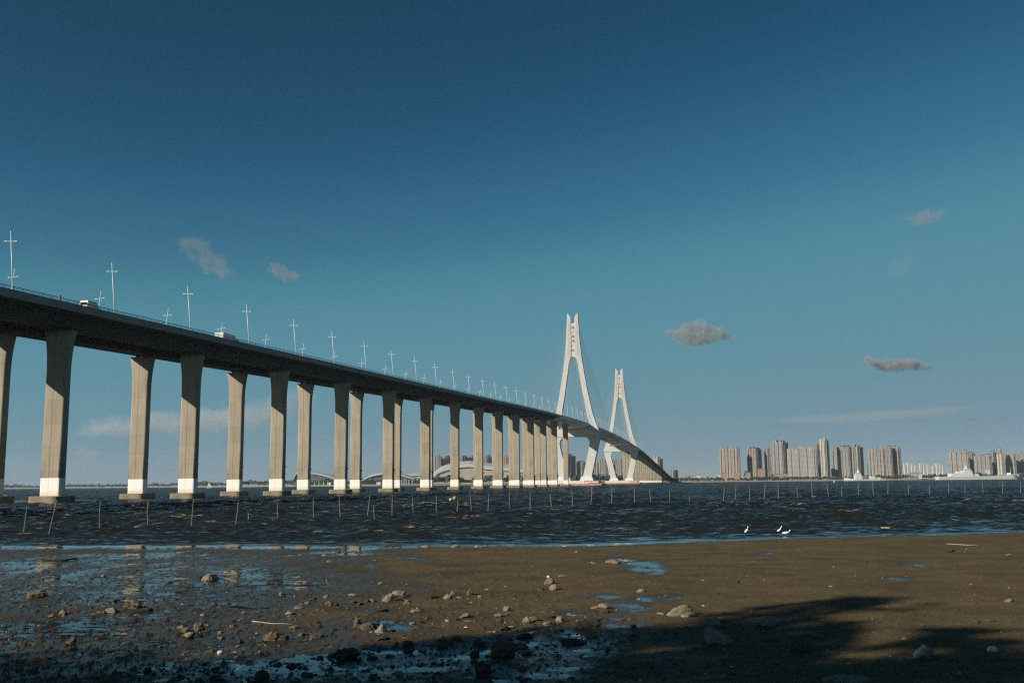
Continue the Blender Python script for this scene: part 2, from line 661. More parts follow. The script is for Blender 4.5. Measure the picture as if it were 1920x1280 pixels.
GLYPHS = [
    [[(1, 9), (2, 8)], [(.5, 6.5), (1.5, 5.5)], [(.7, 1), (2.2, 4)], [(3.2, 8), (9.5, 8)], [(4.8, 9.3), (4.8, 3.6)], [(7.8, 9.3), (7.8, 3.6)], [(4.8, 6.5), (7.8, 6.5)], [(4.8, 5), (7.8, 5)], [(3, 3.6), (9.6, 3.6)], [(5.3, 3.4), (4.4, 1.8)], [(6.8, 3.4), (7.6, 2)], [(3.6, 3.3), (3.6, .8), (9.4, .8)]],
    [[(1, 9), (2, 8)], [(.5, 6.5), (1.5, 5.5)], [(.7, 1), (2.2, 4)], [(3.6, 8), (9.2, 8)], [(6.4, 8), (6.4, 1.6)], [(3, 1.6), (9.6, 1.6)]],
    [[(1, 9), (2, 8)], [(.5, 6.5), (1.5, 5.5)], [(.7, 1), (2.2, 4)], [(4.6, 9.4), (3.4, 7.4)], [(4.4, 8.2), (9.2, 8.2)], [(4.8, 6.8), (4.2, 2), (8.6, 2)], [(4.8, 6.8), (9, 6.8), (8.3, .8), (7.5, 1.1)], [(3, 4.4), (9.8, 4.4)], [(6.3, 6), (6.8, 5.2)], [(6, 3.6), (6.6, 2.8)]],
    [[(1, 9), (2, 8)], [(.5, 6.5), (1.5, 5.5)], [(.7, 1), (2.2, 4)], [(6.2, 9.6), (6.6, 8.8)], [(3.4, 8.4), (9.4, 8.4)], [(5.6, 8.4), (5.4, 6)], [(7.2, 8.4), (7.2, 6)], [(4.2, 7.6), (3.6, 6.4)], [(8.6, 7.6), (9.4, 6.6)], [(4, 5.4), (8.8, 5.4), (8.8, 4), (4.4, 4), (4.2, 2.6), (9, 2.6), (8.6, .6), (7.4, .8)]],
    [[(1, 6.2), (9, 6.2)], [(5, 9.2), (4.8, 5.6), (1.2, 1)], [(5, 6), (9, 1)]],
    [[(.6, 6.6), (4, 6.6)], [(2.4, 9.4), (2.4, .6)], [(2.3, 6.4), (.6, 3.2)], [(2.6, 5.8), (3.8, 4.4)], [(8.6, 9.2), (5.2, 8.6)], [(4.4, 6.8), (9.6, 6.8)], [(7, 8.9), (6.6, 6.6), (4.4, 4.2)], [(7.2, 6.6), (9.6, 4.4)], [(6.1, 4.2), (5.4, .8)], [(8, 4.2), (8, .6)]],
]


def tower(s0):
    def P(t, z, y):                       # y: along the bridge from the tower's middle plane
        return B(s0, t, z) + D_ * y
    root = None
    for sg in (-1, 1):
        mb = MB()
        zs = [47.35, 50, 54, 57, 60, 66, 72, 78, 85, 95, 105, 114, 121, 133, 145, 152.5, 157]
        rings = []
        for z in zs:
            o, i = interp(OUT, z), interp(INN, z)
            if z < 53:
                i = interp(OUT, z) - 7.2
            elif z > 114:
                i = 4.4 - 2.5 * min(1, (z - 114) / 8)
                i = max(i, 1.9)
            h = thick(z) / 2
            rings.append([P(sg * o, z, -h), P(sg * o, z, h), P(sg * i, z, h), P(sg * i, z, -h)])
        h = thick(160) / 2
        rings.append([P(sg * 5.25, 159, -h), P(sg * 5.25, 159, h), P(sg * 1.9, 159, h), P(sg * 1.9, 159, -h)])
        rings.append([P(sg * 5.05, 162.9, -h), P(sg * 5.05, 162.9, h), P(sg * 4.75, 162.9, h), P(sg * 4.75, 162.9, -h)])
        mb.loft(rings)
        o = obj('tower_leg', mb, M_tower, bridge)
        root = root or o
        # anchor pockets down the face of the leg
        ak = MB()
        for k in range(16):
            z = 124 + 2.05 * k
            tc = (interp(OUT, z) + 1.9) / 2
            ak.box(P(sg * tc, z, -thick(z) / 2), (0.42, 0.3, 0.55), -BA)
        obj('anchor_pocket', ak, plain('pocket_grey', (0.17, 0.17, 0.16), 0.8), o)
        # lower leg, leaning in to its footing, with a curved knee under the beam
        lo = MB()
        rings = []
        for z in (6.2, 15, 25, 35, 39, 41.5, 43.3, 44.4, 44.95):
            ou = interp(OUT, z)
            inn = float(np.interp(z, [6, 39], [6.9, 14.6]))
            if z > 38:
                q = (z - 38) / 7
                inn = 14.4 - 5.6 * (1 - math.sqrt(max(0, 1 - q * q)))
            h = thick(z) / 2 + 0.3
            rings.append([P(sg * ou, z, -h), P(sg * ou, z, h), P(sg * inn, z, h), P(sg * inn, z, -h)])
        lo.loft(rings)
        obj('lower_leg', lo, M_tower, bridge)
        ft = MB()
        c = P(sg * 10.8, 0, 0)
        ft.loft([[c + N_ * x * a + D_ * y * b + np.array([0, 0, z]) for x, y in ((-1, -1), (1, -1), (1, 1), (-1, 1))] for z, a, b in ((4.4, 6.2, 6.6), (6.2, 5.9, 6.3), (8.4, 4.6, 5.1))])
        obj('footing', ft, M_white, bridge)
    cb = MB()
    h = 4.9
    cb.prism([(-24.0, 45.0), (24.0, 45.0), (24.25, 47.3), (14.2, 52.4), (-14.2, 52.4), (-24.25, 47.3)], -h, h, lambda a, b, y: P(a, b, y))
    obj('crossbeam', cb, M_tower, bridge)
    # name panel between the horns: arched foot, dished head
    pn = MB()
    poly = [(-1.9, 122.0), (-1.9, 154.2)] + [(1.9 * math.cos(R(a)), 154.2 - 1.5 * math.sin(R(180 - a)) if 0 < a < 180 else 154.2) for a in range(160, 0, -20)] + [(1.9, 154.2), (1.9, 122.0)]
    lower = [(4.4 - 0.02, 113.5)] + [(4.2 * math.cos(R(a)), 115.5 + 6.0 * math.sin(R(a))) for a in range(15, 180, 15)] + [(-4.4 + 0.02, 113.5)]
    hh = 2.2
    pn.prism(poly[1:-1] + [(1.9, 122.0), (3.1, 119.6), (4.1, 116.0)] + [(3.9 * math.cos(R(a)), 115.4 + 5.6 * math.sin(R(a))) for a in range(10, 180, 16)] + [(-4.1, 116.0), (-3.1, 119.6), (-1.9, 122.0)], -hh, hh, lambda a, b, y: P(a, b, y))
    panel = obj('name_panel', pn, M_panel, bridge)
    for i, g in enumerate(GLYPHS):
        gm = MB()
        z0, sc = 147.6 - i * 4.45, 0.33
        for st in g:
            for (x0, y0), (x1, y1) in zip(st[:-1], st[1:]):
                dx, dy = x1 - x0, y1 - y0
                l = math.hypot(dx, dy) + 1e-6
                px, py = -dy / l * 0.33, dx / l * 0.33
                q = [(x0 + px, y0 + py), (x1 + px * 0.7, y1 + py * 0.7), (x1 - px * 0.7, y1 - py * 0.7), (x0 - px, y0 - py)]
                gm.prism([((a - 5) * sc, z0 + b * sc) for a, b in q], -hh - 0.12 - 0.004 * len(gm.f), -hh - 0.003, lambda a, b, y: P(a, b, y))
        obj('red_character', gm, M_red, panel)
    # platform and floating fender round the feet
    pl = MB()
    pl.loft([[P(x * 22.5, z, y * 11.5) for x, y in ((-1, -1), (1, -1), (1, 1), (-1, 1))] for z in (-1, 4.4)])
    obj('foundation_platform', pl, M_white, bridge)
    fe = MB()
    for k in range(24):
        x0, x1 = -26 + k * 52 / 24, -26 + (k + 1) * 52 / 24 - 0.35
        for sy in (-1, 1):
            fe.loft([[P(x, z, sy * 14.6 + q) for x, q in ((x0, -0.9), (x1, -0.9), (x1, 0.9), (x0, 0.9))] for z in (-0.6, 1.7)])
    for k in range(13):
        y0, y1 = -13.5 + k * 27 / 13, -13.5 + (k + 1) * 27 / 13 - 0.35
        for sx_ in (-1, 1):
            fe.loft([[P(sx_ * 26 + q, z, y) for q, y in ((-0.9, y0), (0.9, y0), (0.9, y1), (-0.9, y1))] for z in (-0.6, 1.7)])
    obj('fender_boom', fe, M_orange, bridge)
    # working rail on the fender
    fr = MB()
    for x0, x1 in ((10, 25.5),):
        fr.tube([P(x0, 4.0, -14.6), P(x1, 4.0, -14.6)], 0.28, 4)
        for x in np.linspace(x0, x1, 6):
            fr.tube([P(x, 1.6, -14.6), P(x, 4.0, -14.6)], 0.14, 4)
    obj('fender_rail', fr, M_redpaint, bridge)
    # stays: two planes, both sides
    for sg in (-1, 1):
        for side in (-1, 1):
            for k in range(12):
                z = 126 + 2.6 * k
                s1 = s0 + side * (26 + 17.5 * k)
                a = P(sg * (interp(OUT, z) + 1.9) / 2, z, side * thick(z) / 2)
                b = B(s1, sg * 13.75, edge(s1) - 0.9)
                cm = MB()
                cm.tube([a, a * 0.5 + b * 0.5 - np.array([0, 0, 0.6]), b], 0.075, 5)
                obj('stay_cable', cm, M_cable, bridge)


tower(934.0)
tower(1414.0)
yp = MB()
yp.box(B(926, -13.2, edge(926) + 1.6), (1.6, 0.5, 3.4), -BA)
obj('warning_panel', yp, plain('yellow_panel', (0.55, 0.36, 0.05), 0.6), bridge)

# street lamps on the bridge: poles leaning over the road, cross arm with two heads
LEAN = R(6.3)


def make_lamp():
    t = thing('street_lamp', 'x', 'street lamp', (0, 0, 0), 0, 'street lamps along the bridge')
    # local: +x points to the outside of the road, so the pole leans to -x
    mb = MB()
    ax = np.array([-math.sin(LEAN), 0, math.cos(LEAN)])
    mb.tube([ax * 0, ax * 6, ax * 11.7], [0.115, 0.085, 0.05], 8)
    obj('pole', mb, M_lamp, t, local=True, smooth=True)
    bs = MB()
    bs.box((0, 0, 0.12), (0.55, 0.55, 0.24))
    obj('base_plate', bs, M_lamp, t, local=True)
    am = MB()
    c = ax * 9.85
    am.tube([c + np.array([-1.1, 0, 0.06]), c + np.array([1.1, 0, -0.06])], 0.04, 6)
    obj('arm', am, M_lamp, t, local=True)
    for sx_ in (-1, 1):
        hd = MB()
        hc = c + np.array([sx_ * 1.0, 0, -sx_ * 0.06])
        hd.loft([[hc + np.array([x * a, y * b, z]) for x, y in ((-1, -1), (1, -1), (1, 1), (-1, 1))] for z, a, b in ((-0.08, .26, .10), (-0.01, .32, .13), (0.06, .22, .08))])
        obj('lamp_head', hd, M_lamp, t, local=True)
    return t


lamp0 = make_lamp()
cnt = 0
for row, sg in (('near', 1), ('far', -1)):
    i = 0
    for k in range(0, 52):
        s = 148.6 + 29.95 * k
        if any(abs(s - q) < 6 for q in (934, 1414)):
            continue
        p = B(s, sg * (HW - 0.95), edge(s) - 0.95)
        lab = 'white double-armed lamp post on the %s edge of the bridge, %s from the left' % (row, ordinal(i))
        rz = -BA + (0 if sg > 0 else math.pi)
        if cnt == 0:
            lamp0.location, lamp0.rotation_euler, lamp0['label'] = [float(x) for x in p], (0, 0, rz), lab
        else:
            copy_tree(lamp0, p, rz, lab)
        cnt += 1
        i += 1


# vehicles on the bridge; built along +y = driving direction
def vehicle(name, label, cat, px, py, t, kind):
    for s in np.arange(60, 900, 0.5):
        x, y = to_px(B(s, t, edge(s)))
        if x > px:
            break
    v = thing(name, label, cat, B(s, t, edge(s) - 0.9), -BA)
    if kind == 'truck':
        b = MB()
        b.box((0, 2.0, 2.35), (2.5, 6.6, 2.5))
        obj('cargo_box', b, M_white, v, local=True)
        for sx_ in (-0.62, 0.62):
            dr = MB()
            dr.box((sx_, -1.33, 2.3), (1.18, 0.06, 2.3))
            obj('rear_door', dr, M_white, v, local=True)
        c = MB()
        c.loft([[(x, y, z) for x, y in ((-1.2, a), (1.2, a), (1.2, b_), (-1.2, b_))] for z, a, b_ in ((0.7, 5.6, 7.9), (1.9, 5.6, 7.8), (2.75, 5.6, 7.3))])
        obj('cab', c, plain('blue_cab', (0.05, 0.08, 0.14), 0.4), v, local=True)
        ch = MB()
        ch.box((0, 3.2, 0.85), (1.0, 9.0, 0.3))
        obj('chassis', ch, M_tyre, v, local=True)
        ws, r = ((-0.2, 0.5), (1.0, 0.5), (6.7, 0.5)), 0.5
    else:
        b = MB()
        b.loft([[(x * q, y, z) for x, y in ((-1, a), (1, a), (1, b_), (-1, b_))] for z, q, a, b_ in ((0.35, .85, -2.3, 2.4), (1.1, .92, -2.35, 2.45), (1.45, .9, -2.3, 1.6), (2.55, .82, -2.15, 0.9), (2.65, .74, -1.95, 0.6))])
        obj('body', b, M_white, v, local=True)
        g = MB()
        g.box((0, -2.29, 1.95), (1.4, 0.1, 0.55))
        obj('rear_window', g, M_glass, v, local=True)
        for sx_ in (-0.78, 0.78):
            tl = MB()
            tl.box((sx_, -2.36, 1.4), (0.22, 0.1, 0.7))
            obj('tail_light', tl, M_redpaint, v, local=True)
        ws, r = ((-1.5, 0.34), (1.5, 0.34)), 0.34
    for y, r in ws:
        for sx_ in (-1, 1):
            wm = MB()
            wm.tube([(sx_ * 0.75, y, r), (sx_ * 1.0, y, r)], r, 14)
            obj('wheel', wm, M_tyre, v, local=True)


vehicle('box_truck', 'white box truck with a dark blue cab driving along the bridge deck', 'truck', 414, 638, 7.0, 'truck')
vehicle('minivan', 'small white van with red tail lights near the left of the bridge deck', 'van', 167, 580, 10.7, 'van')
for s in np.arange(100, 300, 0.5):
    if to_px(B(s, HW - 0.1, edge(s)))[0] > 108:
        break
wm_ = thing('warning_marker', 'small orange and red warning marker fixed to the bridge railing left of the van', 'marker', B(s, HW + 0.2, edge(s) - 0.5), -BA)
b = MB()
b.box((0, 0, 0.75), (0.12, 0.45, 0.8))
obj('panel', b, M_orange, wm_, local=True)
b = MB()
b.ball((0, 0, 1.3), 0.17)
obj('lamp', b, M_redpaint, wm_, local=True)

# ------------------------------------------------------------------ water and tidal flat
SHORE_X = np.array([-80, -25, -17, -6, 0, 8, 14, 26, 80.0])
SHORE_Y = np.array([50, 49.0, 48, 46.0, 45.5, 47, 49.5, 51, 54.0])


def shore_y(x):
    return np.interp(x, SHORE_X, SHORE_Y) + 0.8 * perlin(x * 0.22, x * 0 + 3.3, 5) + 0.25 * perlin(x * 1.1, x * 0 + 1.3, 6)


# wet hollows: photo-surveyed position and size (px), strength
POOLS = [(1165, 1047, 25, 7, 1), (1200, 1060, 50, 8, .9), (1230, 1069, 34, 5, .9), (1135, 1121, 40, 9, 1), (1215, 1123, 36, 8, 1), (1190, 1136, 48, 11, 1), (1280, 1122, 34, 4, .8),
         (1075, 1145, 22, 6, .8), (1150, 1156, 45, 7, .8), (1165, 1171, 60, 7, 1), (1262, 1159, 16, 4, 1), (1430, 1040, 34, 6, .9), (1345, 1029, 14, 3, .8), (1375, 1060, 32, 4, .7),
         (1640, 1053, 30, 3, .9), (1715, 1057, 44, 2.5, .9), (1690, 1084, 40, 7, 1), (700, 1063, 28, 6, 1), (770, 1047, 45, 6, .9), (650, 1052, 60, 9, .7), (745, 1178, 46, 9, .9), (700, 1165, 46, 8, .8),
         (860, 1238, 62, 9, 1), (905, 1225, 26, 8, 1), (800, 1256, 100, 9, 1), (730, 1218, 80, 5, 1), (745, 1261, 26, 8, .9), (1075, 1192, 30, 18, .9), (990, 1210, 34, 12, .9), (1040, 1262, 60, 8, .9),
         (1070, 1250, 50, 5, .9), (600, 1238, 80, 14, 1), (560, 1262, 100, 12, .9), (930, 1275, 50, 8, .9), (150, 1080, 170, 26, .85), (230, 1040, 240, 10, .75), (470, 1085, 190, 42, .8),
         (330, 1112, 100, 14, .9), (60, 1062, 100, 18, .9), (560, 1096, 90, 16, .85), (200, 1100, 540, 90, .78), (120, 1190, 420, 60, .68), (450, 1255, 420, 30, .66), (1050, 1215, 130, 40, .62), (130, 1172, 140, 12, .8), (450, 1140, 70, 9, .8), (250, 1150, 120, 10, .7), (110, 1215, 60, 14, .7), (300, 1235, 90, 12, .6),
         (640, 1036, 110, 8, .8), (550, 1040, 80, 6, .7), (250, 1060, 300, 12, .6)]


def mud_height(X, Y):
    P = np.stack([X, Y, X * 0], -1)
    px, py = to_px(P)
    m = np.zeros_like(X)
    jx = 26 * fbm(X * 0.55, Y * 0.35, 3, 61)
    jy = 8 * fbm(X * 0.5, Y * 0.3, 3, 71)
    for cx, cy_, rx, ry, wt in POOLS:
        m = np.maximum(m, wt * np.exp(-((px + jx - cx) / rx) ** 2 - ((py + jy - cy_) / ry) ** 2))
    broad = fbm(X * 0.13, Y * 0.11, 3, 3) * 0.5
    mid = fbm(X * 0.8, Y * 0.6, 4, 11)
    rip = fbm(X * 3.3 + 0.6 * mid, Y * 3.9, 4, 23, 0.55)
    fine = fbm(X * 14, Y * 11, 3, 37, 0.6)
    lump = np.clip(fbm(X * 5.5, Y * 5.0, 3, 47) - 0.39, 0, 1)
    near = np.clip((30 - Y) / 14, 0, 1)
    left = np.clip((4 - X) / 10, 0, 1)
    z = 0.034 + 0.012 * broad + 0.008 * mid + 0.008 * rip + 0.005 * fine
    z += (0.045 + 0.06 * near * left) * lump * (0.6 + 0.4 * left)
    z += 0.0012 * np.clip(X - 5, 0, 40) + 0.02 * np.clip((22 - Y) / 8, 0, 1) * np.clip((X - 2) / 6, 0, 1)
    z += 0.019 * np.clip(m - 0.3, 0, 1) * fbm(X * 4.0, Y * 5.5, 4, 57, 0.7)
    z -= 0.047 * m
    rut = np.exp(-((mid + 0.15) / 0.08) ** 2) * near * left
    z -= 0.02 * rut
    off = Y - shore_y(X)
    z -= np.clip((off + 2.2) * 0.016, 0, 0.8)
    # the bank behind and to the left of the viewer
    bank = np.clip((9.5 - 0.5 * (X + 5) * (X < -5) - Y) / 7.0, 0, 1)
    z += 1.25 * bank * bank * (3 - 2 * bank)
    return z, m


def grid_mesh(name, X, Y, Z, attrs=None, smooth=True):
    r, c = X.shape
    me = bpy.data.meshes.new(name)
    co = np.stack([X, Y, Z], -1).reshape(-1, 3).astype(np.float32)
    me.vertices.add(r * c)
    me.vertices.foreach_set('co', co.ravel())
    i = (np.arange(r - 1)[:, None] * c + np.arange(c - 1)[None]).ravel()
    q = np.stack([i, i + 1, i + c + 1, i + c], -1).astype(np.int32)
    nf = len(q)
    me.loops.add(nf * 4)
    me.loops.foreach_set('vertex_index', q.ravel())
    me.polygons.add(nf)
    me.polygons.foreach_set('loop_start', np.arange(nf, dtype=np.int32) * 4)
    me.polygons.foreach_set('loop_total', np.full(nf, 4, np.int32))
    me.polygons.foreach_set('use_smooth', np.full(nf, smooth))
    for k, v in (attrs or {}).items():
        at_ = me.attributes.new(k, 'FLOAT', 'POINT')
        at_.data.foreach_set('value', v.ravel().astype(np.float32))
    me.update()
    me.validate()
    return me


ys = [11.0]
while ys[-1] < 56:
    ys.append(ys[-1] * 1.0042)
ys = np.array(ys)
aa = np.linspace(-0.64, 0.64, 1000)
Yg, Ag = np.meshgrid(ys, aa, indexing='ij')
Xg = Yg * Ag
Zg, mg = mud_height(Xg, Yg)
pxg, pyg = to_px(np.stack([Xg, Yg, Xg * 0], -1))
wet_vignette = np.zeros_like(Xg)  # vignette darkening painted into the mud, which is also wetter here
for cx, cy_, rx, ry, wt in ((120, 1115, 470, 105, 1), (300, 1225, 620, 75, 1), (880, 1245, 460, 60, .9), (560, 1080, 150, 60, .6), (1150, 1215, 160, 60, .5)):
    wet_vignette = np.maximum(wet_vignette, wt * np.exp(-((pxg - cx) / rx) ** 4 - ((pyg - cy_) / ry) ** 4))
wet_vignette = np.clip(wet_vignette * (0.75 + 0.55 * fbm(Xg * 0.35, Yg * 0.5, 4, 131)), 0, 1)
me = grid_mesh('mud_flat', Xg, Yg, Zg, {'wet_vignette': wet_vignette})


def mud_mat():
    m, t, out = new_mat('tidal_mud')
    g = N(t, 'ShaderNodeNewGeometry')
    pos = g.outputs['Position']
    sx = N(t, 'ShaderNodeSeparateXYZ')
    t.links.new(pos, sx.inputs[0])
    a = noise(t, pos, 0.9, 8, 0.6)
    b = noise(t, pos, 16, 7, 0.7)
    c = noise(t, pos, 60, 4, 0.7)
    f = math_(t, 'ADD', math_(t, 'MULTIPLY', a, 0.4), math_(t, 'MULTIPLY', b, 0.6))
    dry = ramp(t, f, [(0.34, (0.060, 0.041, 0.019)), (0.5, (0.102, 0.072, 0.034)), (0.68, (0.134, 0.097, 0.048))])
    wetc = ramp(t, f, [(0.3, (0.020, 0.014, 0.007)), (0.7, (0.058, 0.041, 0.021))])
    hz = math_(t, 'ADD', sx.outputs[2], math_(t, 'MULTIPLY', math_(t, 'SUBTRACT', b, 0.5), 0.012))
    dryness = ramp(t, math_(t, 'MULTIPLY', hz, 10.0), [(0.02, 0.0), (0.30, 1.0)])
    specks = ramp(t, noise(t, pos, 9.0, 3, 0.9), [(0.66, 0.0), (0.72, 1.0)])
    colr = mixc(t, dryness, wetc, dry)
    colr = mixc(t, math_(t, 'MULTIPLY', specks, 0.7), colr, (0.028, 0.02, 0.012))
    broad = ramp(t, noise(t, scaled(t, pos, (0.35, 0.55, 1.0)), 1.0, 5, 0.6), [(0.32, (0.74, 0.73, 0.72)), (0.5, (1.0, 1.0, 1.0)), (0.68, (1.16, 1.15, 1.12))])
    colr = mixc(t, 1.0, colr, broad, 'MULTIPLY')
    vig = N(t, 'ShaderNodeAttribute', attribute_name='wet_vignette')
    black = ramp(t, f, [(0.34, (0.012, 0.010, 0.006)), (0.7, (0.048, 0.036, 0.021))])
    colr = mixc(t, math_(t, 'MULTIPLY', vig.outputs['Fac'], 0.8), colr, black)  # lens falloff mixed into the mud colour, together with the real damp
    rough = ramp(t, math_(t, 'MULTIPLY', hz, 10.0), [(0.02, 0.22), (0.30, 0.85)])
    rough = math_(t, 'SUBTRACT', rough, math_(t, 'MULTIPLY', vig.outputs['Fac'], math_(t, 'MULTIPLY', math_(t, 'SUBTRACT', rough, 0.2), 0.85)))
    hb = math_(t, 'ADD', b, math_(t, 'MULTIPLY', c, 0.4))
    p = principled(t, out, colr, rough, hb, 0.012, 0.8)
    spec = ramp(t, math_(t, 'MULTIPLY', hz, 10.0), [(0.02, 0.6), (0.25, 0.12)])
    t.links.new(math_(t, 'MAXIMUM', spec, math_(t, 'MULTIPLY', vig.outputs['Fac'], 0.27)), p.inputs['Specular IOR Level'])
    return m


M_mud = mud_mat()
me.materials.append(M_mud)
o = bpy.data.objects.new('mud_flat', me)
col.objects.link(o)
struct(o)
# the rest of the foreshore: the bank behind and beside the viewer
xs2 = np.linspace(-90, 90, 181)
ys2 = np.linspace(-60, 60, 121)
Y2, X2 = np.meshgrid(ys2, xs2, indexing='ij')
Z2, _ = mud_height(X2, np.where(Y2 < 4, 4, Y2))
bank = np.clip((9.5 - 0.5 * (X2 + 5) * (X2 < -5) - Y2) / 7.0, 0, 1)
Z2 = Z2 + 0.25 * fbm(X2 * 0.2, Y2 * 0.2, 3, 81) * bank
ins = (Y2 > 10.5) & (np.abs(X2) < 0.64 * Y2 - 1.2) & (Y2 < 56)
Z2 = np.where(ins, Z2 - 0.9, np.where((Y2 > 10) & (Y2 < 57), Z2 - 0.03, Z2))
me = grid_mesh('shore_bank', X2, Y2, Z2)
me.materials.append(M_mud)
o = bpy.data.objects.new('shore_bank', me)
col.objects.link(o)
struct(o)

# sea: real waves near, coarser far; flat in the hollows of the mud
rng = np.random.default_rng(3)
ys = [10.0]
while ys[-1] < 7000:
    y = ys[-1]
    ys.append(y + (0.5 if y < 42 else max(0.16, y * 0.0032) if y < 320 else y * 0.02))
ys = np.array(ys)
aa = np.linspace(-0.70, 0.70, 760)
Yw, Aw = np.meshgrid(ys, aa, indexing='ij')
Xw = Yw * Aw
off = Yw - shore_y(Xw)
amp = np.clip((off - 0.6) / 8, 0, 1) ** 0.9
Zw = np.zeros_like(Xw)
for k in range(60):
    wl = 0.7 * (5.2 / 0.7) ** rng.random()
    th = rng.normal(0.3, 0.75)
    kx, ky = math.sin(th) * 2 * math.pi / wl, math.cos(th) * 2 * math.pi / wl
    a_ = 0.0108 * wl ** 0.75
    resolved = np.clip(1.6 - np.gradient(ys)[:, None] / (wl * 0.22), 0, 1)
    ph = kx * Xw + ky * Yw + rng.random() * 6.28
    Zw += a_ * resolved * (np.cos(ph) + 0.22 * np.cos(2 * ph))
patch = 0.62 + 0.75 * fbm(Xw * 0.045, Yw * 0.03, 3, 91)
Zw = Zw * amp * np.clip(patch, 0.15, 1.5)
# low swash lines parallel to the shore
sw = np.exp(-((off - 6) / 6) ** 2)
Zw += sw * 0.016 * np.sin(off * 4.2 + 2.4 * perlin(Xw * 0.09, Yw * 0.4, 95)) * np.clip((off - 0.4) / 1.5, 0, 1)
slope = np.gradient(Zw, axis=0) / np.gradient(ys)[:, None]
wave_n = Zw / (0.076 + 0 * Zw)
fo = np.clip((wave_n - 1.25) * 1.4, 0, 1) * np.clip(fbm(Xw * 0.5, Yw * 2.6, 3, 99) * 2.6 - 0.15, 0, 1) * np.clip(fbm(Xw * 0.06, Yw * 0.045, 2, 103) * 2 + 0.45, 0, 1)
fo = fo * np.clip((off - 6) / 6, 0, 1)
depth = np.clip(off / 60.0, 0, 1)
me = grid_mesh('sea_water', Xw, Yw, Zw, {'foam': fo, 'depth': depth, 'rough': amp})


def water_mat():
    m, t, out = new_mat('sea_water')
    g = N(t, 'ShaderNodeNewGeometry')
    pos = g.outputs['Position']
    af = N(t, 'ShaderNodeAttribute', attribute_name='foam')
    ad = N(t, 'ShaderNodeAttribute', attribute_name='depth')
    ar = N(t, 'ShaderNodeAttribute', attribute_name='rough')
    # small wind ripples: tilt the normal by two noises of their own size
    sl = None
    for sc_, am_ in (((0.9, 2.4, 1.0), 2.2), ((0.22, 0.75, 0.3), 2.4)):
        nn = N(t, 'ShaderNodeTexNoise')
        nn.inputs['Scale'].default_value = 2.6
        nn.inputs['Detail'].default_value = 4
        t.links.new(scaled(t, pos, sc_), nn.inputs['Vector'])
        dv = N(t, 'ShaderNodeVectorMath', operation='SUBTRACT')
        t.links.new(nn.outputs['Color'], dv.inputs[0])
        dv.inputs[1].default_value = (0.5, 0.585, 0.5)
        v_ = scaled(t, dv.outputs[0], (am_ * 0.6, am_, 0.0))
        if sl is None:
            sl = v_
        else:
            ad_ = N(t, 'ShaderNodeVectorMath', operation='ADD')
            t.links.new(sl, ad_.inputs[0])
            t.links.new(v_, ad_.inputs[1])
            sl = ad_.outputs[0]
    ms = N(t, 'ShaderNodeVectorMath', operation='SCALE')
    t.links.new(sl, ms.inputs[0])
    gust = ramp(t, noise(t, scaled(t, pos, (0.035, 0.13, 0.1)), 1.0, 4, 0.65), [(0.34, 0.42), (0.62, 1.2)])
    t.links.new(math_(t, 'MULTIPLY', gust, math_(t, 'ADD', 0.035, ar.outputs['Fac'])), ms.inputs['Scale'])
    an = N(t, 'ShaderNodeVectorMath', operation='ADD')
    t.links.new(g.outputs['Normal'], an.inputs[0])
    t.links.new(ms.outputs[0], an.inputs[1])
    nrm = N(t, 'ShaderNodeVectorMath', operation='NORMALIZE')
    t.links.new(an.outputs[0], nrm.inputs[0])
    body = mixc(t, ad.outputs['Fac'], (0.0150, 0.0185, 0.0185), (0.009, 0.0140, 0.0165))
    turb = noise(t, scaled(t, pos, (0.12, 0.08, 0.1)), 1.0, 4)
    body = mixc(t, math_(t, 'MULTIPLY', turb, 0.5), body, (0.016, 0.014, 0.010))
    fm = ramp(t, math_(t, 'MULTIPLY', af.outputs['Fac'], ramp(t, noise(t, scaled(t, pos, (1.6, 7.0, 1.0)), 1.0, 4), [(0.45, 0.0), (0.62, 1.0)])), [(0.15, 0.0), (0.4, 1.0)])
    far = ramp(t, noise(t, scaled(t, pos, (0.42, 0.16, 1.0)), 1.0, 3, 0.6), [(0.70, 0.0), (0.76, 1.0)])
    far = math_(t, 'MULTIPLY', far, ramp(t, ad.outputs['Fac'], [(0.7, 0.0), (1.0, 1.0)]))
    fm = math_(t, 'MAXIMUM', fm, far)
    colr = mixc(t, math_(t, 'MULTIPLY', fm, 0.7), body, (0.34, 0.28, 0.19))
    rough = math_(t, 'ADD', 0.04, math_(t, 'MULTIPLY', fm, 0.6))
    rough = math_(t, 'ADD', rough, math_(t, 'MULTIPLY', ar.outputs['Fac'], 0.06))
    p = principled(t, out, colr, rough, None, 1.0, 0.9, 0.0, 1.33)
    t.links.new(nrm.outputs[0], p.inputs['Normal'])
    return m


me.materials.append(water_mat())
o = bpy.data.objects.new('sea_water', me)
col.objects.link(o)
struct(o)

# sandbank showing at the foot of the nearest piers
sb = MB()
c0 = ground(30, 941)
n_, r_ = 44, 9
rings = []
for i in range(1, r_ + 1):
    q = i / r_
    rings.append([(c0[0] + 24 * q * math.cos(a) * (1 + .15 * math.sin(3 * a)), c0[1] + 9 * q * math.sin(a), 0.55 * (1 - q * q) - 0.15 + 0.05 * math.sin(7 * a + 9 * q)) for a in [2 * math.pi * k / n_ for k in range(n_)]])
sb.v = [(c0[0], c0[1], 0.42)]
sb.v += [p for r in rings for p in r]
sb.f = [(0, 1 + k, 1 + (k + 1) % n_) for k in range(n_)]
for i in range(r_ - 1):
    for k in range(n_):
        a = 1 + i * n_ + k
        b_ = 1 + i * n_ + (k + 1) % n_
        sb.f.append((a, a + n_, b_ + n_, b_))
struct(obj('sandbank', sb, plain('wet_sand', (0.10, 0.08, 0.055), 0.8, 0.5, 1.0, 0.03), smooth=True))
p = ground(10, 938)
